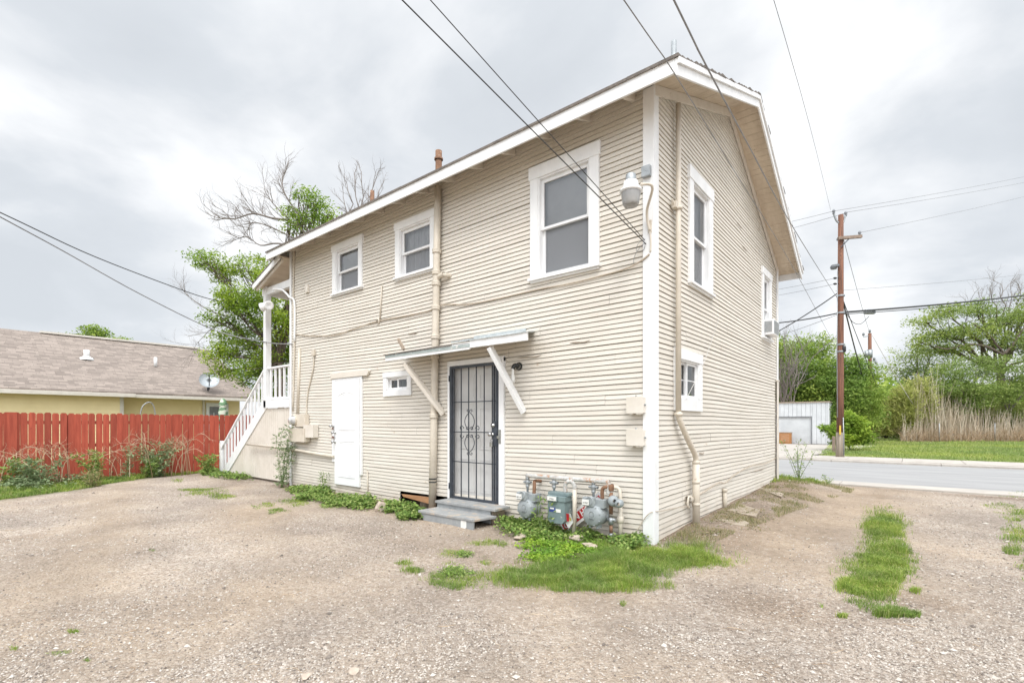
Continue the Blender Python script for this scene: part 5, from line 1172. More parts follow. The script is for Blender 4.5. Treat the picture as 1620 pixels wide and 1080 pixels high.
q = ppx(1335, 552, -.1); b = MB(); b.lathe([(.05, -.12), (.075, -.08), (.075, .08), (.05, .12)], q, n=10); b.build('cable_canister', M['black'], up)
b = MB(); b.tube([ppx(1325, 430, -.13), ppx(1324, 560, -.13), ppx(1325, 660, -.14)], .014, 6); b.tube([ppx(1334, 660, -.13), ppx(1335, 720, -.16)], .02, 6); b.build('ground_wire', M['galv'], up)
b = MB(); q0 = ppx(1329, 680, -.135); b.hexa([q0 + Rv * a + Fv * c_ + Vector((0, 0, e)) for (a, c_, e) in ((-.03, -.01, -.18), (.03, -.01, -.18), (.03, .01, -.18), (-.03, .01, -.18), (-.03, -.01, .18), (.03, -.01, .18), (.03, .01, .18), (-.03, .01, .18))]); b.build('pole_tag', M['yellowink'], up)
# second pole far behind
D2 = 36.0
def qx(px, py, d_=D2): k = (px - 810) / FL; return Vector((CX, CY, EYE)) + (Rv * k + Fv + Vector((0, 0, (HZ - py) / FL))) * d_
up2 = thing('utility_pole', (qx(1377, 668).x, qx(1377, 668).y, 0), 'distant orange brown utility pole among the trees with a grey transformer', 'utility pole', 'utility poles')
t2 = qx(1376, 527); b = MB(); b.tube([(qx(1377, 668).x, qx(1377, 668).y, -.2), t2], [.15, .11], 12); b.build('pole_shaft', M['pole'], up2)
b = MB(); b.tube([qx(1376, 566, D2 - .3), qx(1376, 553, D2 - .3)], .17, 12); b.tube([qx(1371, 565, D2 - .3), qx(1371, 555, D2 - .3)], .13, 10); b.build('transformer', M['galv'], up2)
b = MB(); b.bar(qx(1366, 533), qx(1376, 531), .06, .06); b.bar(qx(1376, 571), qx(1386, 571), .06, .06); b.build('crossarm', M['galv'], up2)
for px, py in ((1366, 529), (1376, 524), (1383, 568), (1386, 574)):
    b = MB(); b.lathe([(.05, -.1), (.09, 0), (.05, .12), (.001, .13)], qx(px, py), n=8); b.build('insulator', M['insul'], up2)
# marker stake beside the pole
q = P(1319, 716, z=0); b = MB(); b.box(q[0] - .06, q[0] + .06, q[1] - .05, q[1] + .05, -.1, .76); b.box(q[0] - .065, q[0] + .065, q[1] - .055, q[1] + .055, .62, .70); tag(b.build('marker_post', M['crossarm'], bevel=.01), 'short wooden marker post in the grass left of the tall pole', 'post')
q = P(1324, 709, z=0); b = MB(); b.tube([(q[0], q[1], 0), (q[0], q[1], 1.05)], .035, 10); b.lathe([(.036, 0), (.05, .01), (.05, .05), (.001, .07)], (q[0], q[1], 1.02), n=10); tag(b.build('pipe_post', M['label']), 'thin pale pipe post behind the tall pole', 'post')

# ------------------------------------------------------------------ overhead wires
def wire(pts, r, m, label, name='overhead_cable', sag=0, n=14):
    pts = [Vector(p) for p in pts]
    if len(pts) == 2:
        a, c_ = pts; pts = [a + (c_ - a) * (i / n) - Vector((0, 0, sag * 4 * (i / n) * (1 - i / n))) for i in range(n + 1)]
    else: pts = spline(pts, 6)
    b = MB(); b.tube(pts, r, 6, cap=True); return tag(b.build(name, M[m]), label, 'cable')
def ext(a, c_, k):
    """carry the line a->c on past c by k times its length"""
    a = Vector(a); c_ = Vector(c_); return c_ + (c_ - a) * k
def cx(px, py, d_): return qx(px, py, d_)
hk = P(1022, 386, y=-.05)
a = cx(632, -4, 3.6); wire([hk, ext(hk, a, 6)], .0055, 'cable', 'lower of two black cables coming down to the wall hook near the lamp')
a = cx(677, -4, 3.9); wire([P(1020, 380, y=-.05), ext(P(1020, 380, y=-.05), a, 6)], .0045, 'cable', 'upper of two black cables coming down to the wall hook near the lamp')
# cables crossing in front of the gable to the street pole
w1p = ppx(1331, 566); 
wire([w1p, cx(1262, 436, 8.28), cx(1160, 268, 4.74), cx(1068, 118, 3.45), cx(984, -4, 2.8), ext(cx(1068, 118, 3.45), cx(984, -4, 2.8), 5)], .004, 'cablegrey', 'thin grey cable crossing the gable wall, left of the thick twisted one')
w2p = ppx(1326, 474); wire([w2p, cx(1262, 372, 8.33), cx(1180, 222, 4.76), cx(1110, 90, 3.54), cx(1064, -4, 3.0), ext(cx(1110, 90, 3.54), cx(1064, -4, 3.0), 8)],   .0065, 'cablegrey', 'thick grey twisted cable crossing the roof end towards the tall pole')
wire([ppx(1314, 332), cx(1265, 140, 9), ext(cx(1265, 150, 9), cx(1217, -4, 5.5), 3)], .004, 'cablegrey', 'thin single wire rising from the top of the tall pole out of the picture')
# telephone drops on the left
hs = P(462, 544, y=-.04)
wire([hs, P(420, 541, y=-.05), P(340, 522, x=-11.4), P(220, 464, x=-11.3), P(100, 397, x=-11), P(0, 343, x=-10.4), ext(P(100, 397, x=-11), P(0, 343, x=-10.4), 2)], .012, 'cablegrey', 'thick pale cable sagging across the sky to the porch corner')
wire([P(345, 476, x=-14.5), P(300, 463, x=-14.2), P(150, 406, x=-13.5), P(0, 336, x=-12.5), ext(P(150, 406, x=-13.5), P(0, 336, x=-12.5), 2)], .012, 'cable', 'black cable running across the sky into the green tree')
# lines along the street
for (l, rgt, dl, dr, rr, m, lab) in (
    ((1319, 334), (1700, 262), PD, 40, .008, 'cablegrey', 'highest power line leading right from the pole top'),
    ((1338, 336), (1700, 272), PD, 40, .008, 'cablegrey', 'second power line leading right from the pole top'),
    ((1360, 368), (1700, 290), PD, 40, .008, 'cablegrey', 'power line leading right from the crossarm'),
    ((1322, 460), (1700, 424), PD, 42, .008, 'cablegrey', 'single thin line passing behind the tall pole towards the right'),
    ((1331, 494), (1700, 456), PD, 30, .040, 'cable', 'thick black telephone cable leading right from the tall pole'),
    ((1331, 497), (1700, 462), PD, 30.5, .018, 'cable', 'slimmer black cable hanging under the thick telephone cable'),
    ((1331, 494), (1180, 513), PD, 24, .026, 'cable', 'black telephone cable leading left from the tall pole behind the house'),
    ((1319, 334), (1130, 372), PD, 33, .008, 'cablegrey', 'upper power line leading left from the pole top'),
    ((1338, 337), (1130, 388), PD, 33, .008, 'cablegrey', 'lower power line leading left from the pole top'),
    ((1321, 440), (1130, 470), PD, 33, .008, 'cablegrey', 'upper spool wire leading left from the tall pole'),
    ((1321, 449), (1130, 480), PD, 33, .008, 'cablegrey', 'lower spool wire leading left from the tall pole'),
    ((1326, 463), (1190, 545), PD, 24, .020, 'cable', 'black cable sloping down left from the tall pole behind the house'),
    ((1326, 497), (1190, 540), PD, 30, .010, 'cablegrey', 'faint thin cable sloping down left from the tall pole'),
    ((1332, 470), (1366, 600), PD, 34, .030, 'cable', 'black cable dropping from the tall pole towards the distant pole'),
    ((1332, 470), (1400, 640), PD, 38, .016, 'cable', 'slack black cable dropping from the tall pole into the trees'),
    ((1335, 380), (1376, 527), PD, D2, .010, 'cablegrey', 'thin wire from the crossarm to the top of the distant pole'),
    ((1380, 530), (1445, 640), D2, 37, .02, 'whitecable', 'pale guy wire slanting from the distant pole into the cane'),
    ):
    wire([cx(*l, dl), cx(*rgt, dr)], rr, m, lab, sag=.12)
q = cx(1376, 493, PD + 1.2); b = MB(); b.bar(q - Rv * .20, q + Rv * .20, .16, .20); tag(b.build('cable_terminal', M['galv'], bevel=.03), 'grey terminal box hanging on the thick telephone cable', 'terminal box')
b = MB(); b.tube(spline([cx(1340, 497, PD), cx(1350, 510, PD + .2), cx(1362, 512, PD + .5), cx(1375, 500, PD + 1)], 6), .012, 5); tag(b.build('cable_loop', M['cable']), 'slack black loop hanging between the tall pole and the terminal box', 'cable')

# ------------------------------------------------------------------ foliage helpers
def unit(v): return v / np.maximum(np.linalg.norm(v, axis=1, keepdims=True), 1e-9)
def leaf_quads(C, size, g, up=.35, aspect=.42, axis=None, fold=.0):
    """rhombic leaves of their own tilt at the points C"""
    n = len(C); size = np.broadcast_to(size, (n,))[:, None]
    nrm = g.normal(size=(n, 3)); nrm[:, 2] = np.abs(nrm[:, 2]) + up * 2; nrm = unit(nrm)
    a = g.normal(size=(n, 3)) if axis is None else axis + g.normal(size=(n, 3)) * .45
    a = unit(a - (a * nrm).sum(1, keepdims=True) * nrm); b = np.cross(nrm, a)
    V = np.stack([C, C + a * size * .45 + b * size * aspect * .5, C + a * size - nrm * size * .12, C + a * size * .45 - b * size * aspect * .5], 1).reshape(-1, 3)
    return V, np.arange(n * 4).reshape(n, 4)
def in_ball(n, g):
    d = unit(g.normal(size=(n, 3))); return d * g.random((n, 1)) ** (1 / 3)
def branch_tubes(b, start, end, r0, r1, r, wob=.12, n=7, sides=6):
    s = Vector(start); e = Vector(end); L_ = (e - s).length; pts = []
    for i in range(n + 1):
        t = i / n; w = math.sin(PI * t) * L_ * wob
        pts.append(s + (e - s) * t + Vector((r.uniform(-1, 1) * w * .4, r.uniform(-1, 1) * w * .4, r.uniform(-.3, 1) * w * .5)))
    b.tube(pts, [r0 + (r1 - r0) * i / n for i in range(n + 1)], sides); return pts
def twigs(b, p, d, L_, rr, depth, r, spread=.6, up=.12, sides=4):
    """bare branching"""
    p = Vector(p); d = Vector(d).normalized(); pts = [p.copy()]; n = 5
    for i in range(n):
        d = (d + Vector((r.uniform(-1, 1), r.uniform(-1, 1), r.uniform(-.8, 1) + up)) * .20).normalized(); p = p + d * (L_ / n); pts.append(p.copy())
    b.tube(pts, [rr * (1 - .55 * i / n) for i in range(n + 1)], sides, cap=False)
    if depth > 0:
        for i in (1, 2, 3, 4, 5):
            if r.random() < .8:
                s = Vector((r.uniform(-1, 1), r.uniform(-1, 1), r.uniform(-.7, 1))); dd = (d + s * spread * 1.5).normalized()
                twigs(b, pts[i], dd, L_ * r.uniform(.42, .68), rr * .5, depth - 1, r, spread, up, sides)
def crown(name, lobes, n, size, m, parent, seed, clump=.30, drop=.2, sub=26, aspect=.42):
    """leaf clumps spread through lobes (x,y,z,rx,rz); the gaps between clumps let the sky through"""
    g = np.random.default_rng(seed); vol = np.array([l[3] ** 2 * l[4] for l in lobes]) ** .8; vol = vol / vol.sum(); C = []
    tips = []
    for l, w in zip(lobes, vol):
        nn = int(n * w); nc = max(4, nn // sub)
        c = unit(g.normal(size=(nc, 3))) * (g.random((nc, 1)) ** .42)
        c = c * np.array([l[3], l[3], l[4]]) + np.array(l[:3]); tips.append(c)
        k = g.integers(0, nc, nn); q = c[k] + in_ball(nn, g) * clump * np.array([1.25, 1.25, .62]) * (g.random((nn, 1)) * .6 + .6)
        C.append(q)
    C = np.concatenate(C); V, Fc = leaf_quads(C, size * (.6 + .8 * g.random(len(C))), g, up=.3, aspect=aspect)
    o = np_mesh(name, V, Fc, m, parent); return o, tips
def tree(name, label, base, lobes, n, size, m, bark, seed, clump=.3, group=None, tr=.16, fork=.35, limbw=.1, sub=26, twigs_per=5, cat='tree', aspect=.42):
    r = random.Random(seed); t = thing(name, base, label, cat, group); b = MB(); base = Vector(base)
    top = Vector((sum(l[0] for l in lobes) / len(lobes), sum(l[1] for l in lobes) / len(lobes), max(l[2] for l in lobes)))
    fk = base + (top - base) * fork; fk.x = base.x + (fk.x - base.x) * .5; fk.y = base.y + (fk.y - base.y) * .5
    b.tube([base - Vector((0, 0, .3)), base + (fk - base) * .15, base + (fk - base) * .55 + Vector((r.uniform(-.1, .1), r.uniform(-.1, .1), 0)), fk], [tr * 1.5, tr * 1.12, tr, tr * .85], 10)
    o, tips = crown('crown', lobes, n, size, m, t, seed, clump, sub=sub, aspect=aspect)
    for l, tp in zip(lobes, tips):
        c = Vector(l[:3]); pts = branch_tubes(b, fk, c + Vector((0, 0, -l[4] * .2)), tr * .5, tr * .14, r, limbw)
        for k in range(min(len(tp), twigs_per)):
            st_ = pts[r.randint(3, len(pts) - 1)]; branch_tubes(b, st_, tp[k], tr * .16, .012, r, .1, 4, 4)
    b.build('trunk', bark, t); return t
def lobe(px, py, d_, rpx, rpz=None, dv=0):
    q = qx(px, py, d_ + dv); return (q.x, q.y, q.z, rpx * d_ / FL, (rpz or rpx) * d_ / FL)
def gbase(px, d_): q = qx(px, HZ, d_); return (q.x, q.y, 0)

# pecan tree behind the stairs, with bare limbs over the roof
D = 17.0
lobes = [lobe(328, 412, D, 27, 17), lobe(352, 432, D, 22, 18, .4), lobe(395, 425, D, 30, 24, .5), lobe(424, 440, D, 26, 24), lobe(362, 470, D, 24, 20, -.4), lobe(340, 502, D, 20, 14), lobe(392, 482, D, 42, 34),
         lobe(436, 500, D, 34, 42), lobe(380, 535, D, 40, 34, .5), lobe(350, 560, D, 26, 26), lobe(430, 570, D, 42, 38, .8), lobe(345, 590, D, 14, 10), lobe(395, 590, D, 34, 24), lobe(425, 620, D, 30, 20, 1.5), lobe(470, 560, D, 40, 60, 1.5),
         lobe(482, 308, D, 16, 13), lobe(500, 325, D, 20, 22), lobe(520, 338, D, 14, 14), lobe(463, 338, D, 16, 13), lobe(478, 352, D, 22, 16), lobe(510, 360, D, 16, 20), lobe(455, 362, D, 9, 6)]
tb_ = gbase(448, D + .5)
tree('pecan_tree', 'leafy green tree with bare limbs rising behind the porch staircase', tb_, lobes, 38000, .10, M['leafA'], M['bark'], 3, clump=.27, tr=.11, fork=.38, sub=34, twigs_per=7, aspect=.38)
pt_ = [o for o in col.objects if o.name == 'pecan_tree'][0]
b = MB(); r = random.Random(12)
def P3(px, py, d_=D): return qx(px, py, d_)
for pts, rr in (([(500, 385), (462, 352), (430, 345), (400, 338), (372, 346), (344, 345)], .05), ([(500, 390), (476, 345), (452, 310), (446, 285)], .045), ([(480, 395), (440, 385), (412, 388), (392, 375), (376, 378)], .035), ([(470, 380), (430, 360), (402, 352), (392, 362)], .03), ([(460, 350), (432, 322), (418, 300)], .03), ([(360, 500), (330, 490), (300, 470), (292, 462)], .02), ([(360, 510), (335, 520), (310, 545)], .02), ([(365, 560), (330, 555), (305, 562)], .02)):
    q = spline([P3(*p) for p in pts], 4); b.tube(q, [rr * (1 - .75 * i / (len(q) - 1)) for i in range(len(q))], 6)
    for i in range(2, len(q)):
        dd = (q[i] - q[i - 1]).normalized()
        for k in range(2):
            if r.random() < .55: twigs(b, q[i], dd + Vector((r.uniform(-.8, .8), r.uniform(-.8, .8), r.uniform(-.6, 1.0))), r.uniform(.4, .85), rr * .28, 2, r, .55)
b.build('bare_branch', M['barkgrey'], pt_)
bt = thing('bare_tree', gbase(575, 19), 'leafless grey tree showing above the roof between the two rusty vents', 'tree')
b = MB(); r = random.Random(5); q0 = qx(572, 420, 19)
b.tube([Vector(gbase(575, 19)), qx(573, 500, 19), q0], [.16, .12, .09], 8)
for (tx, ty) in ((548, 290), (562, 275), (572, 272), (592, 283), (602, 300), (540, 310), (583, 310)):
    e = qx(tx + r.uniform(-3, 3), ty, 19); pts = branch_tubes(b, q0, e, .04, .012, r, .12, 8, 5)
    for i in range(3, 9):
        dd = (pts[i] - pts[i - 1]).normalized()
        twigs(b, pts[i], dd + Vector((r.uniform(-.8, .8), r.uniform(-.8, .8), r.uniform(-.3, .8))), r.uniform(.3, .7), .012, 2, r, .5)
b.build('trunk', M['barkgrey'], bt)
# small tree behind the yellow house
tree('feathery_tree', 'small feathery green tree top above the ridge of the yellow house', gbase(150, 40), [lobe(150, 523, 40, 15, 7), lobe(162, 530, 40, 14, 5), lobe(138, 532, 40, 10, 4), lobe(185, 537, 40, 12, 3), lobe(112, 531, 40, 8, 2), lobe(160, 550, 40, 18, 8)], 2600, .22, M['leafB'], M['bark'], 8, clump=.45, tr=.15, sub=20)

# trees across the street
tree('hackberry_tree', 'dense green tree right behind the white garage roof', gbase(1272, 36), [lobe(1250, 560, 36, 34, 26), lobe(1282, 552, 36, 34, 24), lobe(1262, 590, 36, 42, 30, -1), lobe(1300, 590, 36, 30, 32, -.6), lobe(1235, 600, 36, 34, 40), lobe(1280, 625, 36, 46, 26, -1.5), lobe(1240, 640, 36, 30, 26), lobe(1215, 560, 36, 30, 34)], 26000, .20, M['leafB'], M['bark'], 21, clump=.6, group='trees across the street', tr=.25)
tree('hackberry_tree', 'bright green tree spreading just right of the tall utility pole', gbase(1345, 33), [lobe(1335, 578, 33, 28, 20), lobe(1362, 590, 33, 28, 22), lobe(1322, 610, 33, 30, 28), lobe(1352, 625, 33, 38, 30, -.8), lobe(1330, 655, 33, 34, 26, -.8), lobe(1378, 640, 33, 22, 28), lobe(1365, 668, 33, 26, 18, -.8)], 20000, .18, M['leafB'], M['bark'], 22, clump=.5, group='trees across the street', tr=.2)
tree('hackberry_tree', 'darker green tree around the foot of the distant pole', gbase(1400, 44), [lobe(1395, 632, 44, 26, 22), lobe(1420, 645, 44, 26, 26), lobe(1385, 665, 44, 30, 22), lobe(1412, 675, 44, 30, 18), lobe(1440, 640, 44, 22, 18)], 12000, .22, M['leafB'], M['bark'], 23, clump=.6, group='trees across the street', tr=.2)
tree('pale_tree', 'pale airy green tree left of the big spreading tree', gbase(1462, 46), [lobe(1440, 560, 46, 26, 14), lobe(1470, 548, 46, 30, 16), lobe(1425, 585, 46, 24, 16), lobe(1455, 590, 46, 36, 22), lobe(1490, 575, 46, 30, 26), lobe(1440, 620, 46, 30, 20)], 7500, .20, M['leafC'], M['barkgrey'], 24, clump=.62, group='trees across the street', tr=.2, sub=20)
ml = [lobe(1465, 508, 41, 28, 9), lobe(1500, 492, 41, 34, 9), lobe(1545, 488, 41, 34, 12), lobe(1590, 505, 41, 34, 16), lobe(1630, 500, 41, 34, 20), lobe(1490, 528, 41, 40, 11), lobe(1540, 525, 41, 44, 14), lobe(1600, 540, 41, 50, 16), lobe(1455, 540, 41, 22, 8), lobe(1500, 552, 41, 36, 10), lobe(1660, 545, 41, 40, 30), lobe(1640, 470, 41, 24, 10)]
mq = tree('mesquite_tree', 'big spreading tree with dark forked limbs at the right edge', gbase(1592, 42), ml, 21000, .20, M['leafC'], M['bark'], 25, clump=.62, group='trees across the street', tr=.30, fork=.48, sub=24, twigs_per=4)
b = MB(); r = random.Random(31)
for (tx, ty) in ((1550, 470), (1565, 455), (1585, 450), (1600, 462), (1535, 480), (1615, 460), (1625, 480)):
    e = qx(tx, ty, 42); s_ = qx(1592 + (tx - 1592) * .3, 530, 42); pts = branch_tubes(b, s_, e, .07, .02, r, .1, 7, 5)
    for i in range(3, 8): twigs(b, pts[i], (pts[i] - pts[i - 1]).normalized() + Vector((r.uniform(-1, 1), r.uniform(-1, 1), r.uniform(-.3, .8))), r.uniform(.7, 1.5), .02, 2, r, .5)
b.build('bare_branch', M['barkgrey'], mq)
b = MB(); 
for pts in ([(1588, 590), (1588, 560), (1576, 545), (1565, 530), (1540, 512)], [(1588, 560), (1600, 548), (1612, 530), (1622, 515)], [(1588, 562), (1560, 548), (1530, 545), (1500, 552), (1480, 548)]):
    q = spline([qx(p[0], p[1], 40) for p in pts], 4); b.tube(q, [.11 * (1 - .6 * i / len(q)) for i in range(len(q))], 7)
b.build('limb', M['bark'], mq)
tree('young_tree', 'low dark green tree on a pale thin trunk above the dry cane', gbase(1547, 38.5), [lobe(1500, 590, 38.5, 34, 18), lobe(1545, 580, 38.5, 38, 20), lobe(1520, 612, 38.5, 40, 20, -.5), lobe(1560, 618, 38.5, 38, 22, -.5), lobe(1480, 618, 38.5, 24, 16), lobe(1530, 640, 38.5, 30, 14, -.5)], 11000, .17, M['leafC'], M['barkgrey'], 26, clump=.5, group='trees across the street', tr=.13, fork=.40)
tree('young_tree', 'low dark green tree at the right edge beneath the spreading tree', gbase(1592, 38.8), [lobe(1595, 585, 38.8, 34, 24), lobe(1620, 615, 38.8, 38, 26, -.5), lobe(1585, 630, 38.8, 34, 22, -.5), lobe(1640, 590, 38.8, 34, 30), lobe(1610, 655, 38.8, 30, 14)], 10500, .17, M['leafC'], M['barkgrey'], 27, clump=.5, group='trees across the street', tr=.13, fork=.4)
tree('leafy_bush', 'bright green bush growing round the foot of the tall pole', gbase(1345, 24.5), [lobe(1350, 672, 24.5, 20, 16), lobe(1338, 690, 24.5, 24, 14), lobe(1362, 688, 24.5, 16, 14), lobe(1322, 682, 24.5, 14, 12), lobe(1310, 676, 24.5, 10, 4), lobe(1345, 660, 24.5, 12, 8)], 5200, .17, M['leafA'], M['stem'], 28, clump=.26, tr=.03, cat='bush')
tree('bare_thicket_tree', 'grey tangled half bare tree behind the garage', gbase(1245, 33.5), [lobe(1240, 600, 33.5, 10, 8)], 300, .15, M['leafB'], M['barkgrey'], 29, clump=.4, tr=.08)
bb = [o for o in col.objects if o.name == 'bare_thicket_tree'][0]; b = MB(); r = random.Random(8)
for k in range(9):
    s_ = qx(1245 + r.uniform(-10, 10), 640, 33.3); twigs(b, s_, Vector((r.uniform(-.7, .7), r.uniform(-.7, .7), 1)), r.uniform(2.0, 3.6), .05, 3, r, .5)
b.build('bare_branch', M['barkgrey'], bb)
# far off wood closing the view
def wood():
    g = np.random.default_rng(41); C = []
    for k in range(150):
        px = g.uniform(1150, 2100); d_ = g.uniform(52, 80); top = g.uniform(598, 640); q = qx(px, top, d_); rr = g.uniform(2.0, 3.8)
        n = 170; c = unit(g.normal(size=(n, 3))) * (g.random((n, 1)) ** .4) * np.array([rr, rr, q.z * .6]) + np.array([q.x, q.y, q.z * .5]); c = np.repeat(c, 3, 0) + g.normal(size=(n * 3, 3)) * .35; C.append(c)
    C = np.concatenate(C); V, Fc = leaf_quads(C, .7 * (.6 + .8 * g.random(len(C))), g, aspect=.7); return tag(np_mesh('distant_wood', V, Fc, M['leafB']), 'far off green wood behind the trees across the street', 'wood', kind='stuff')
wood()
# cane: yellow green clump, dry stalks
def stalks(name, spots, m, kind_, label, cat, seed, leafm=None, parent=None):
    """spots: (x, y, h, lean) -> thin bent blades of three segments"""
    g = np.random.default_rng(seed); S = np.array(spots); n = len(S); base = np.stack([S[:, 0], S[:, 1], np.zeros(n) - .05], 1); h = S[:, 2]
    ang = g.uniform(0, 2 * PI, n); lean = S[:, 3]; dr = np.stack([np.cos(ang), np.sin(ang), np.zeros(n)], 1); w = S[:, 4]
    side = np.stack([R2[0] * np.ones(n), R2[1] * np.ones(n), np.zeros(n)], 1); dep = np.stack([F2[0] * np.ones(n), F2[1] * np.ones(n), np.zeros(n)], 1)
    V = []; 
    for t, wf in ((0, 1), (.4, .9), (.75, .7), (1, .3)):
        c = base + dr * (lean * h * t ** 2)[:, None] + np.array([0, 0, 1]) * (h * t)[:, None]
        for k in range(3):
            a = 2 * PI * k / 3; V.append(c + (side * math.cos(a) + dep * math.sin(a)) * (w * wf)[:, None])
    V = np.stack(V, 1); idx = np.arange(n)[:, None] * 12; Fc = []
    for s_ in range(3):
        for k in range(3):
            k2 = (k + 1) % 3; Fc.append(idx + np.array([s_ * 3 + k, s_ * 3 + k2, s_ * 3 + 3 + k2, s_ * 3 + 3 + k]))
    o = np_mesh(name, V.reshape(-1, 3), np.concatenate(Fc), m, parent)
    if label: tag(o, label, cat, kind=kind_)
    return o
g = np.random.default_rng(51); sp = []
for k in range(2700):
    px = g.uniform(1425, 1760); d_ = g.uniform(36.6, 38.6); q = qx(px, HZ, d_)
    dens = .5 + .5 * math.sin(px * .07) * math.sin(px * .023 + 1)
    if g.random() > .35 + .65 * dens: continue
    tall = 1.1 + 1.5 * g.random() ** 2 + (1.4 * g.random() if 1495 < px < 1560 else 0) + (3.4 * g.random() if 1448 < px < 1492 else 0)
    sp.append((q.x, q.y, tall, g.uniform(0, .22), g.uniform(.010, .022)))
stalks('dry_cane', sp, M['drycane'], 'stuff', 'dense stand of dry tan cane stalks behind the grass lot', 'cane', 52)
sp = []
for k in range(1100):
    px = g.uniform(1425, 1740); d_ = g.uniform(36.2, 37.2); q = qx(px, HZ, d_); sp.append((q.x, q.y, g.uniform(.4, 1.2), g.uniform(.3, 1.1), g.uniform(.008, .016)))
stalks('fallen_cane', sp, M['straw'], 'stuff', 'broken straw coloured stalks along the front of the cane', 'cane', 53)
def leafmass(name, boxes, n, size, m, label, cat, seed, asp=.2, kind_='stuff', parent=None, up=.1):
    g = np.random.default_rng(seed); C = []
    for (px, py, rpx, rpy, d_) in boxes:
        l = lobe(px, py, d_, rpx, rpy); k = int(n / len(boxes)); c = unit(g.normal(size=(k, 3))) * (g.random((k, 1)) ** .45) * np.array([l[3], l[3] * .5, l[4]]) + np.array(l[:3]); C.append(c)
    C = np.concatenate(C); C = C[C[:, 2] > .02]; ax = np.tile(np.array([0, 0, 1.0]), (len(C), 1)) * .9
    V, Fc = leaf_quads(C, size * (.5 + g.random(len(C))), g, up=up, aspect=asp, axis=ax); o = np_mesh(name, V, Fc, m, parent)
    if label: tag(o, label, cat, kind=kind_)
    return o
leafmass('green_cane', [(1405, 665, 22, 26, 38), (1428, 650, 24, 40, 37.6), (1450, 640, 26, 44, 37.8), (1475, 640, 26, 42, 39.4), (1500, 655, 26, 34, 39.6), (1540, 665, 40, 26, 40), (1590, 665, 40, 26, 40), (1640, 665, 40, 30, 40)], 26000, .42, M['leafBam'], 'yellow green feathery cane clump behind the dry stalks', 'cane', 54, asp=.16)
for k, (px, ln) in enumerate(((1486, .55), (1574, .5))):
    q = qx(px, 697, 36.4); b = MB(); b.tube([(q.x, q.y, -.1), (q.x, q.y, 1.35)], .03, 6); tag(b.build('fence_post', M['galv']), 'thin grey metal post standing %s the dry cane' % ('in the left half of' if k == 0 else 'in the right half of'), 'post')

# grass and ground cover -------------------------------------------------
def pix_ground(px, py):
    k = (px - 810) / FL; t = EYE * FL / (py - HZ); return CX + (k * R2[0] + F2[0]) * t, CY + (k * R2[1] + F2[1]) * t
def blades(name, X, Y, h, w, m, seed, label, cat='grass', lean=1.1, parent=None, kind_='stuff'):
    g = np.random.default_rng(seed); n = len(X); Z = ground_h(X, Y); base = np.stack([X, Y, Z - .004], 1)
    h = h * np.clip(.62 + .75 * fbm2(X, Y, 5.0, 3, seed + 9), .28, 1.3)
    a = g.uniform(0, 2 * PI, n); s = np.stack([np.cos(a), np.sin(a), 0 * a], 1); a2 = g.uniform(0, 2 * PI, n); d_ = np.stack([np.cos(a2), np.sin(a2), 0 * a], 1)
    h = np.broadcast_to(h, (n,)) * g.uniform(.5, 1.25, n); w = np.broadcast_to(w, (n,)); ln = g.uniform(.05, lean, n)
    mid = base + d_ * (h * ln * .3)[:, None] + np.array([0, 0, 1]) * (h * .6)[:, None]; tip = base + d_ * (h * ln)[:, None] + np.array([0, 0, 1]) * (h * (1 - .25 * ln))[:, None]
    V = np.stack([base - s * w[:, None], base + s * w[:, None], mid + s * w[:, None] * .75, tip, mid - s * w[:, None] * .75], 1).reshape(-1, 3)
    i = np.arange(n)[:, None] * 5; Fc = i + np.array([0, 1, 2, 4]); F2_ = i + np.array([4, 2, 3, 3])
    me_f = np.concatenate([Fc]); 
    # tip as a narrow quad keeps one island
    V2 = V.reshape(n, 5, 3); tipq = V2[:, 3:4] + s[:, None] * .0006; V3 = np.concatenate([V2, tipq], 1).reshape(-1, 3); i = np.arange(n)[:, None] * 6
    Fc = np.concatenate([i + np.array([0, 1, 2, 4]), i + np.array([4, 2, 5, 3])]); o = np_mesh(name, V3, Fc, m, parent)
    if label: tag(o, label, cat, kind=kind_)
    return o
def patch_pts(ells, n, seed, ragged=.5, freq=2.5):
    """ells: (px, py, rx, ry) ellipses on the ground as seen in the survey photo"""
    g = np.random.default_rng(seed); A = np.array([e[2] * e[3] for e in ells], float); A /= A.sum(); X = []; Y = []
    for e, w in zip(ells, A):
        k = int(n * w * 2.2); t = g.uniform(0, 2 * PI, k); rr = np.sqrt(g.random(k)) * 1.5; px = e[0] + e[2] * rr * np.cos(t); py = e[1] + e[3] * rr * np.sin(t)
        ok = py > HZ + 20; x, y = pix_ground(px[ok], py[ok]); r_ = rr[ok] - ragged * fbm2(x, y, freq, 4, seed) - .35 * fbm2(x, y, freq * 3.5, 3, seed + 5)
        keep = g.random(len(r_)) < np.clip((1.2 - r_) * 1.35, 0, 1) ** 1.7; X.append(x[keep]); Y.append(y[keep])
    X = np.concatenate(X); Y = np.concatenate(Y)
    inside = (X < -.03) & (Y > -.03) & (X > -12.2) & (Y < 6.6); X = X[~inside]; Y = Y[~inside]; return X, Y
X, Y = patch_pts([(1010, 885, 125, 26), (900, 912, 115, 24), (960, 925, 90, 14), (1090, 885, 45, 16), (940, 890, 80, 12)], 85000, 61, .25)
blades('grass_patch', X, Y, .105, .0018, M['grass'], 62, 'shaggy green grass patch in front of the gas meters and corner')
X, Y = patch_pts([(725, 912, 50, 16), (720, 875, 26, 8), (770, 885, 16, 9), (655, 905, 20, 5), (690, 915, 15, 10), (795, 862, 12, 5), (760, 860, 30, 5), (985, 955, 5, 4), (640, 893, 12, 3)], 8000, 63, .8, 4)
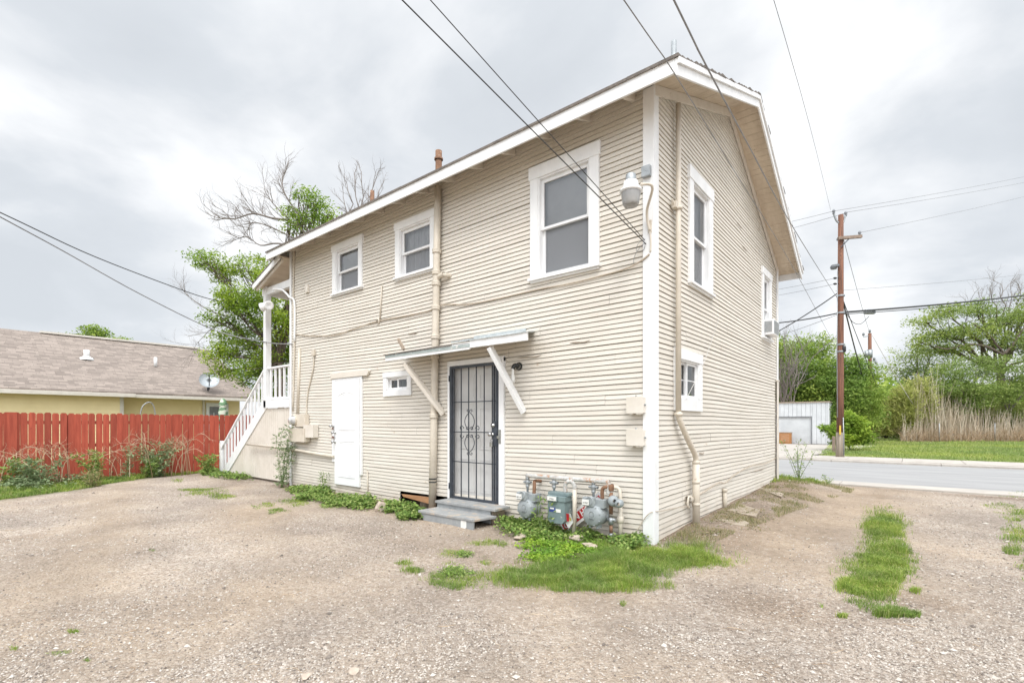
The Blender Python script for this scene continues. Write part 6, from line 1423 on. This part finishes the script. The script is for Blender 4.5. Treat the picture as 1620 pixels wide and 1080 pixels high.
blades('grass_tufts', X, Y, .05, .002, M['grass'], 64, 'scattered low grass tufts in the gravel left of the meters')
X, Y = patch_pts([(1385, 910, 54, 44), (1398, 865, 42, 46), (1398, 828, 36, 30), (1408, 970, 26, 8), (1440, 972, 14, 4), (1350, 925, 30, 14), (1448, 935, 14, 6)], 42000, 65, .42, 3)
blades('grass_strip', X, Y, .10, .0022, M['grass'], 66, 'grassy strip between the two wheel tracks of the drive')
X, Y = patch_pts([(1610, 845, 30, 14), (1615, 812, 30, 10), (1600, 870, 14, 8), (1590, 800, 30, 4), (1612, 780, 40, 5), (1640, 900, 26, 24), (1300, 960, 5, 4), (1330, 975, 12, 4)], 7000, 67, .7, 3)
blades('grass_edge', X, Y, .07, .0028, M['grass'], 68, 'ragged dry grass at the right edge of the drive')
X, Y = patch_pts([(1265, 768, 40, 6), (1240, 755, 14, 5), (1220, 772, 20, 5), (1310, 763, 6, 2)], 7000, 69, .5, 3)
blades('grass_tuft', X, Y, .10, .004, M['grass'], 70, 'green grass growing round the far foot of the gable wall')
X, Y = patch_pts([(328, 779, 44, 6), (345, 785, 22, 5), (300, 775, 22, 3), (425, 800, 14, 4), (440, 808, 20, 3), (470, 795, 26, 6), (520, 800, 20, 6), (280, 760, 10, 3)], 9000, 71, .6, 2)
blades('grass_tuft', X, Y, .055, .0035, M['grass'], 72, 'low green grass patches in the yard between the weeds and the staircase')
X, Y = patch_pts([(90, 1034, 24, 4), (138, 1046, 8, 4), (22, 1024, 8, 4), (115, 998, 8, 3), (240, 870, 5, 2)], 1600, 73, .6, 6)
blades('grass_sprigs', X, Y, .03, .0015, M['grass'], 74, 'tiny grass sprigs in the near gravel at lower left')
# turf along the fence
g = np.random.default_rng(75); X = g.uniform(-13.2, -8.6, 130000); Y = g.uniform(-8, 1.0, 130000)
edge = -12.85 + .82 * np.clip(-1.3 - Y, 0, 5) + .3 * fbm2(X, Y, 1.4, 3, 76); k = X < edge; X, Y = X[k], Y[k]; k = (g.random(len(X)) < sstep(1.2, -.6, Y)); X, Y = X[k], Y[k]
blades('turf', X, Y, .13, .005, M['grass'], 77, 'green turf along the foot of the red fence')
# bank along the gable wall: thin and dry
g = np.random.default_rng(78); X = g.uniform(.08, 1.35, 30000); Y = g.uniform(.1, 7.2, 30000); k = (fbm2(X, Y, 2.2, 4, 79) > .02) & (X < .5 + .13 * Y); X, Y = X[k], Y[k]
blades('dry_grass', X, Y, .07, .0025, island_mat('thin dry grass', [(.14, .18, .05), (.26, .27, .11), (.40, .34, .20), (.48, .40, .26)]), 80, 'thin dry grass on the dirt bank along the gable wall')
# the grass lot over the street
g = np.random.default_rng(81); n = 130000; px = g.uniform(1225, 1760, n); py = 693 + 44 * g.random(n) ** 1.0; X, Y = pix_ground(px, py)
ok = (Y > 18.05) & ~((px < 1312 - (py - 703) * .9) & (py > 700)) & ~((px < 1312) & (py <= 703)); X, Y = X[ok], Y[ok]
blades('grass_lot', X, Y, .16 + .07 * fbm2(X, Y, .35, 3, 82), .011, M['grassfar'], 83, 'wide green grass lot across the street')
# leafy ground cover
def cover(name, ells, n, size, hmax, m, seed, label, ragged=.4, freq=3.0, asp=.8):
    X, Y = patch_pts(ells, n, seed, ragged, freq); g = np.random.default_rng(seed + 1); n = len(X)
    hm = hmax * np.clip(.55 + .6 * fbm2(X, Y, 3.5, 3, seed + 2), .15, 1.2); Z = ground_h(X, Y) + hm * g.random(n) ** .6
    V, Fc = leaf_quads(np.stack([X, Y, Z], 1), size * (.6 + .8 * g.random(n)), g, up=.6, aspect=asp); return tag(np_mesh(name, V, Fc, m), label, 'ground cover', kind='stuff')
cover('clover', [(955, 872, 34, 14), (905, 868, 62, 16), (850, 862, 36, 12), (860, 880, 40, 12)], 15000, .024, .085, M['clover'], 91, 'bright yellow green clover mat below the meters')
cover('leafy_weeds', [(830, 835, 40, 16), (870, 845, 40, 14), (812, 828, 22, 10), (925, 852, 40, 7), (990, 860, 30, 8), (1000, 872, 30, 8)], 13000, .035, .17, M['weed'], 94, 'low leafy green weeds sprouting against the wall under the meters')
cover('leafy_weeds', [(500, 783, 30, 10), (540, 795, 30, 9), (575, 800, 26, 9), (625, 806, 30, 8), (650, 818, 26, 6), (470, 776, 16, 6), (478, 790, 12, 4)], 14000, .045, .16, M['weed'], 97, 'low green weeds along the wall left of the steps')
cover('leafy_weeds', [(375, 757, 24, 5), (350, 752, 26, 6), (330, 745, 16, 8)], 5000, .055, .20, M['weed'], 100, 'green weeds round the bottom of the staircase')
cover('leafy_weeds', [(720, 905, 30, 8), (735, 877, 16, 5), (405, 803, 12, 4), (430, 812, 10, 3), (1395, 825, 26, 12), (1425, 905, 10, 5)], 3600, .02, .04, M['weed'], 103, 'small broad leaved sprigs among the yard gravel')

cover('leafy_weeds', [(30, 765, 50, 12), (100, 758, 50, 10), (170, 750, 40, 7), (230, 745, 40, 5)], 9000, .06, .34, M['weedgrey'], 106, 'tangled grey green weeds standing in the turf by the fence', ragged=.8, freq=1.6)
cover('leafy_weeds', [(1180, 830, 50, 14), (1225, 790, 40, 12), (1130, 850, 30, 8)], 2200, .025, .05, island_mat('dry ground leaves', [(.16, .19, .07), (.30, .25, .14), (.42, .34, .22)]), 109, 'sparse brownish sprigs on the bank beside the drive', ragged=.9, freq=4)
# single weeds
def weed(name, label, base, h, nst, leaf, m, seed, spread=.35, stemm=None, group=None, n=40, dry=False):
    g = np.random.default_rng(seed); r = random.Random(seed); base = Vector((base[0], base[1], gh(base[0], base[1]))); t = thing(name, base, label, 'weed', group); b = MB(); C = []; A = []
    for k in range(nst):
        a = r.uniform(0, 2 * PI); e = base + Vector((math.cos(a) * spread * h * r.random(), math.sin(a) * spread * h * r.random(), h * r.uniform(.6, 1.0)))
        pts = [base + Vector((r.uniform(-.04, .04), r.uniform(-.04, .04), 0)), base + (e - base) * .5 + Vector((r.uniform(-.04, .04), r.uniform(-.04, .04), .04)) * h, e]
        pts = spline(pts, 5); b.tube(pts, [.006 * (1 - .6 * i / len(pts)) for i in range(len(pts))], 4)
        for i in range(n):
            q = pts[r.randint(1, len(pts) - 1)]; aa = r.uniform(0, 2 * PI); fall = 1 - .6 * (q.z - base.z) / h; o = r.uniform(.01, leaf * 1.6 * fall + .02)
            C.append((q.x + math.cos(aa) * o, q.y + math.sin(aa) * o, q.z + r.uniform(-.02, .03))); A.append((math.cos(aa), math.sin(aa), .5))
        if dry:
            for _ in range(5): twigs(b, pts[-r.randint(1, 4)], Vector((r.uniform(-1, 1), r.uniform(-1, 1), .6)), h * .3, .003, 1, r)
    b.build('stem', stemm or M['stem'], t)
    V, Fc = leaf_quads(np.array(C), leaf * (.5 + .8 * g.random(len(C))), g, up=.2, aspect=.35, axis=np.array(A)); np_mesh('leaves', V, Fc, m, t); return t
fx = lambda px, py: (pix_ground(np.array([px]), np.array([py]))[0][0], pix_ground(np.array([px]), np.array([py]))[1][0])
weed('tall_weed', 'tall leafy weed growing up the cream panel beside the rear wall', (P(446, 775, y=-.28)[0], -.28), 1.35, 7, .075, M['weedgrey'], 201, .22, n=120)
weed('tall_weed', 'leafy weed sprouting beneath the white door', (P(513, 790, y=-.16)[0], -.16), .42, 4, .05, M['weed'], 202, .3, n=50)
weed('tall_weed', 'spindly leafy weed growing in front of the gas meters', (P(858, 846, y=-.42)[0], -.42), .62, 3, .06, M['weed'], 203, .2, n=34)
weed('fence_bush', 'bushy grey green weed with dry tops, tallest along the red fence', (-12.75, fx(232, 748)[1] - .1), .95, 16, .09, M['weedgrey'], 204, .75, n=90)
weed('fence_bush', 'narrow green weed standing left of the bushiest one by the fence', (-12.7, fx(170, 750)[1] + .0), .95, 5, .07, M['weedgrey'], 205, .2, n=60)
weed('fence_bush', 'leafy green weed midway along the turf by the fence', (-12.5, fx(128, 755)[1]), .72, 9, .08, M['weed'], 206, .6, n=80)
weed('fence_bush', 'wide green weed near the left end of the turf', (-12.2, fx(50, 770)[1]), .62, 10, .09, M['weedgrey'], 207, .8, n=80)
weed('fence_bush', 'pale green weed at the left border of the photo', (-12.5, fx(8, 765)[1]), .65, 9, .09, M['weed'], 208, .8, n=80)
weed('fence_bush', 'yellowish weed clump at the gravel edge of the turf', fx(147, 770), .42, 8, .06, island_mat('yellowing weed leaves', [(.16, .20, .07), (.28, .26, .11), (.38, .30, .16)]), 209, .7, n=60)
weed('fence_bush', 'leafy weed at the foot of the stair railing', fx(328, 752), .55, 9, .08, M['weed'], 210, .7, n=80)
weed('fence_bush', 'leafy green weed right of the bushiest one by the fence', (-12.7, fx(190, 745)[1]), .55, 8, .08, M['weed'], 213, .7, n=80)
weed('tall_weed', 'airy pale weed beside the far foot of the gable wall', (.35, 6.95), .85, 8, .05, M['weed'], 211, .55, n=50)
weed('tall_weed', 'small weed sprouting at the concrete gutter of the drive', fx(1310, 765), .22, 5, .05, M['weed'], 212, .5, n=20)
def dry_stalks(label, px, py, h, n, seed, sp=1.0):
    base = (-12.75, fx(px, py)[1]); r = random.Random(seed); t = thing('dry_weed', (base[0], base[1], 0), label, 'weed', 'dry weeds along the fence'); b = MB()
    for k in range(n):
        y = base[1] + r.uniform(-.35, .35) * sp; x = base[0] + r.uniform(-.15, .25); a = r.uniform(0, 2 * PI); hh = h * r.uniform(.6, 1.0); o = r.uniform(.1, .55) * sp
        pts = spline([(x, y, 0), (x + math.cos(a) * o * .3, y + math.sin(a) * o * .3, hh * .7), (x + math.cos(a) * o, y + math.sin(a) * o, hh), (x + math.cos(a) * o * 1.5, y + math.sin(a) * o * 1.5, hh * .85)], 4)
        b.tube(pts, [.007 * (1 - .7 * i / len(pts)) for i in range(len(pts))], 4)
        for i in range(5, len(pts), 2): twigs(b, pts[i], Vector((r.uniform(-1, 1), r.uniform(-1, 1), r.uniform(-.2, 1))), .16, .003, 1, r)
    b.build('stalks', M['straw'], t)
dry_stalks('arching dry tan stalks before the fence at the left border', 20, 760, .95, 14, 301, 1.5)
dry_stalks('drooping dry tan stalks over the second weed from the left', 55, 755, .95, 9, 302, .9)
dry_stalks('thin dry orange stalks before the middle of the fence', 135, 750, .75, 8, 303, 1.2)
dry_stalks('spreading dry orange tops above the bushiest fence weed', 238, 748, 1.15, 22, 304, 1.5)

# loose stones --------------------------------------------------------------
def pebbles():
    g = np.random.default_rng(401); n = 170000
    px = g.uniform(-150, 1780, n); py = 735 + 390 * g.random(n) ** .8; X, Y = pix_ground(px, py); d_ = (X - CX) * F2[0] + (Y - CY) * F2[1]
    dens = .35 + .65 * (fbm2(X, Y, .9, 4, 402) > -.1); dm = mask_path(X, Y); keep = (g.random(n) < dens * (1 - .72 * dm)) & (Y < 7.9) & ~((X < .02) & (Y > -.02) & (X > -12)) & (X > -12.2)
    keep &= turf_mask(X, Y) < .5
    X, Y, d_ = X[keep], Y[keep], d_[keep]; n = len(X)
    s = (.0022 + .0065 * g.random(n) ** 2.6 + .014 * (g.random(n) < .006) * g.random(n)) * (1 + .10 * np.clip(d_ - 3, 0, 8)); Z = ground_h(X, Y)
    base = np.array([[1, 0, 0], [-1, 0, 0], [0, 1, 0], [0, -1, 0], [0, 0, 1], [0, 0, -1]], float)
    V = base[None] * (s[:, None, None]) * g.uniform(.6, 1.5, (n, 6, 1)); V[:, :, 2] *= .7
    a = g.uniform(0, 2 * PI, n); c_, s_ = np.cos(a)[:, None], np.sin(a)[:, None]; x = V[:, :, 0] * c_ - V[:, :, 1] * s_; y = V[:, :, 0] * s_ + V[:, :, 1] * c_
    V = np.stack([x + X[:, None], y + Y[:, None], V[:, :, 2] + Z[:, None] + s[:, None] * .25], 2)
    f = np.array([[0, 2, 4], [2, 1, 4], [1, 3, 4], [3, 0, 4], [2, 0, 5], [1, 2, 5], [3, 1, 5], [0, 3, 5]]); Fc = (np.arange(n)[:, None, None] * 6 + f[None]).reshape(-1, 3)
    tag(np_mesh('gravel', V.reshape(-1, 3), Fc, M['pebble']), 'loose grey and white gravel strewn over the yard', 'gravel', kind='stuff')
pebbles()
def litter():
    r = random.Random(77); b = MB()
    for k in range(110):
        x, y = fx(r.uniform(0, 1620), r.uniform(830, 1075)); L_ = r.uniform(.02, .14); a = r.uniform(0, PI); z = gh(x, y) + .006; pts = []; 
        for i in range(5): pts.append((x + math.cos(a) * L_ * i / 4, y + math.sin(a) * L_ * i / 4, z + .004 * math.sin(i))); a += r.uniform(-.35, .35)
        b.tube(pts, r.uniform(.0008, .0022), 4)
    tag(b.build('dry_litter', M['straw']), 'bits of dry straw and twig scattered on the gravel', 'litter', kind='stuff')
litter()
def rock(name, label, x, y, s, m, seed, flat=1.0, cat='rock', sink=.3, group=None):
    me = bpy.data.meshes.new(name); import bmesh; bm = bmesh.new(); bmesh.ops.create_icosphere(bm, subdivisions=3, radius=1); g = np.random.default_rng(seed)
    cuts = unit(g.normal(size=(14, 3))); cd = g.uniform(.62, .95, 14)
    for v in bm.verts:
        p = np.array(v.co); f = 1.0
        for c_, dd in zip(cuts, cd):
            k = p @ c_
            if k > dd: f = min(f, dd / k)
        v.co = Vector(p * f * np.array(s)) * (1 + g.uniform(-.015, .015))
    bm.to_mesh(me); bm.free(); me.materials.append(m); o = bpy.data.objects.new(name, me); col.objects.link(o); o.location = (x, y, gh(x, y) + s[2] * (1 - sink)); o.rotation_euler = (0, 0, g.uniform(0, 3)); return tag(o, label, cat, group)
q = P(602, 810, z=0); rock('rock', 'pale orange brown rock in the weeds left of the steps', q[0], q[1], (.10, .09, .09), M['stone'], 1, sink=.2)
for k, (px, py, s, lab) in enumerate(((912, 857, (.09, .06, .045), 'pale flat stone on the clover under the middle meter'), (933, 868, (.12, .07, .03), 'white broken stone lying in the clover mat'), (823, 852, (.13, .08, .03), 'flat grey stone at the left edge of the clover'))):
    q = P(px, py, z=0); rock('rock', lab, q[0], q[1], s, M['stone'], 10 + k, sink=.05)
def cslab(label, poly, z, t, seed):
    b = MB(); pts = [P(px, py, z=z) for px, py in poly]; n = len(pts); v = [(p[0], p[1], p[2] - t) for p in pts] + [(p[0], p[1], p[2]) for p in pts]
    b.quadmesh(v, [tuple(range(n))[::-1], tuple(range(n, 2 * n))] + [(i, (i + 1) % n, (i + 1) % n + n, i + n) for i in range(n)]); tag(b.build('concrete_slab', M['slabstone'], bevel=.008), label, 'slab', 'broken slabs on the bank')
cslab('broken concrete slab nearest the drain pipe on the bank', [(1132, 820), (1146, 809), (1165, 816), (1185, 826), (1178, 830), (1158, 828)], .075, .06, 1)
cslab('broken concrete slab in the middle of the bank', [(1150, 806), (1172, 796), (1202, 806), (1196, 816), (1175, 812)], .10, .06, 2)
cslab('long concrete slab lying along the far end of the bank', [(1196, 770), (1202, 766), (1240, 780), (1236, 785)], .14, .05, 3)
for k in range(46):
    r = random.Random(900 + k)
st2 = random.Random(6)
for k, (px, py) in enumerate(((484, 1074), (965, 882), (560, 1062))):
    q = P(px, py, z=0); rock('rock', ('white stone half buried at the bottom edge of the yard', 'small dark stone in the grass patch', 'pale stone near the bottom centre of the yard')[k], q[0], q[1], (.045, .03, .012) if k != 1 else (.03, .025, .02), M['stone'], 30 + k, sink=.4)
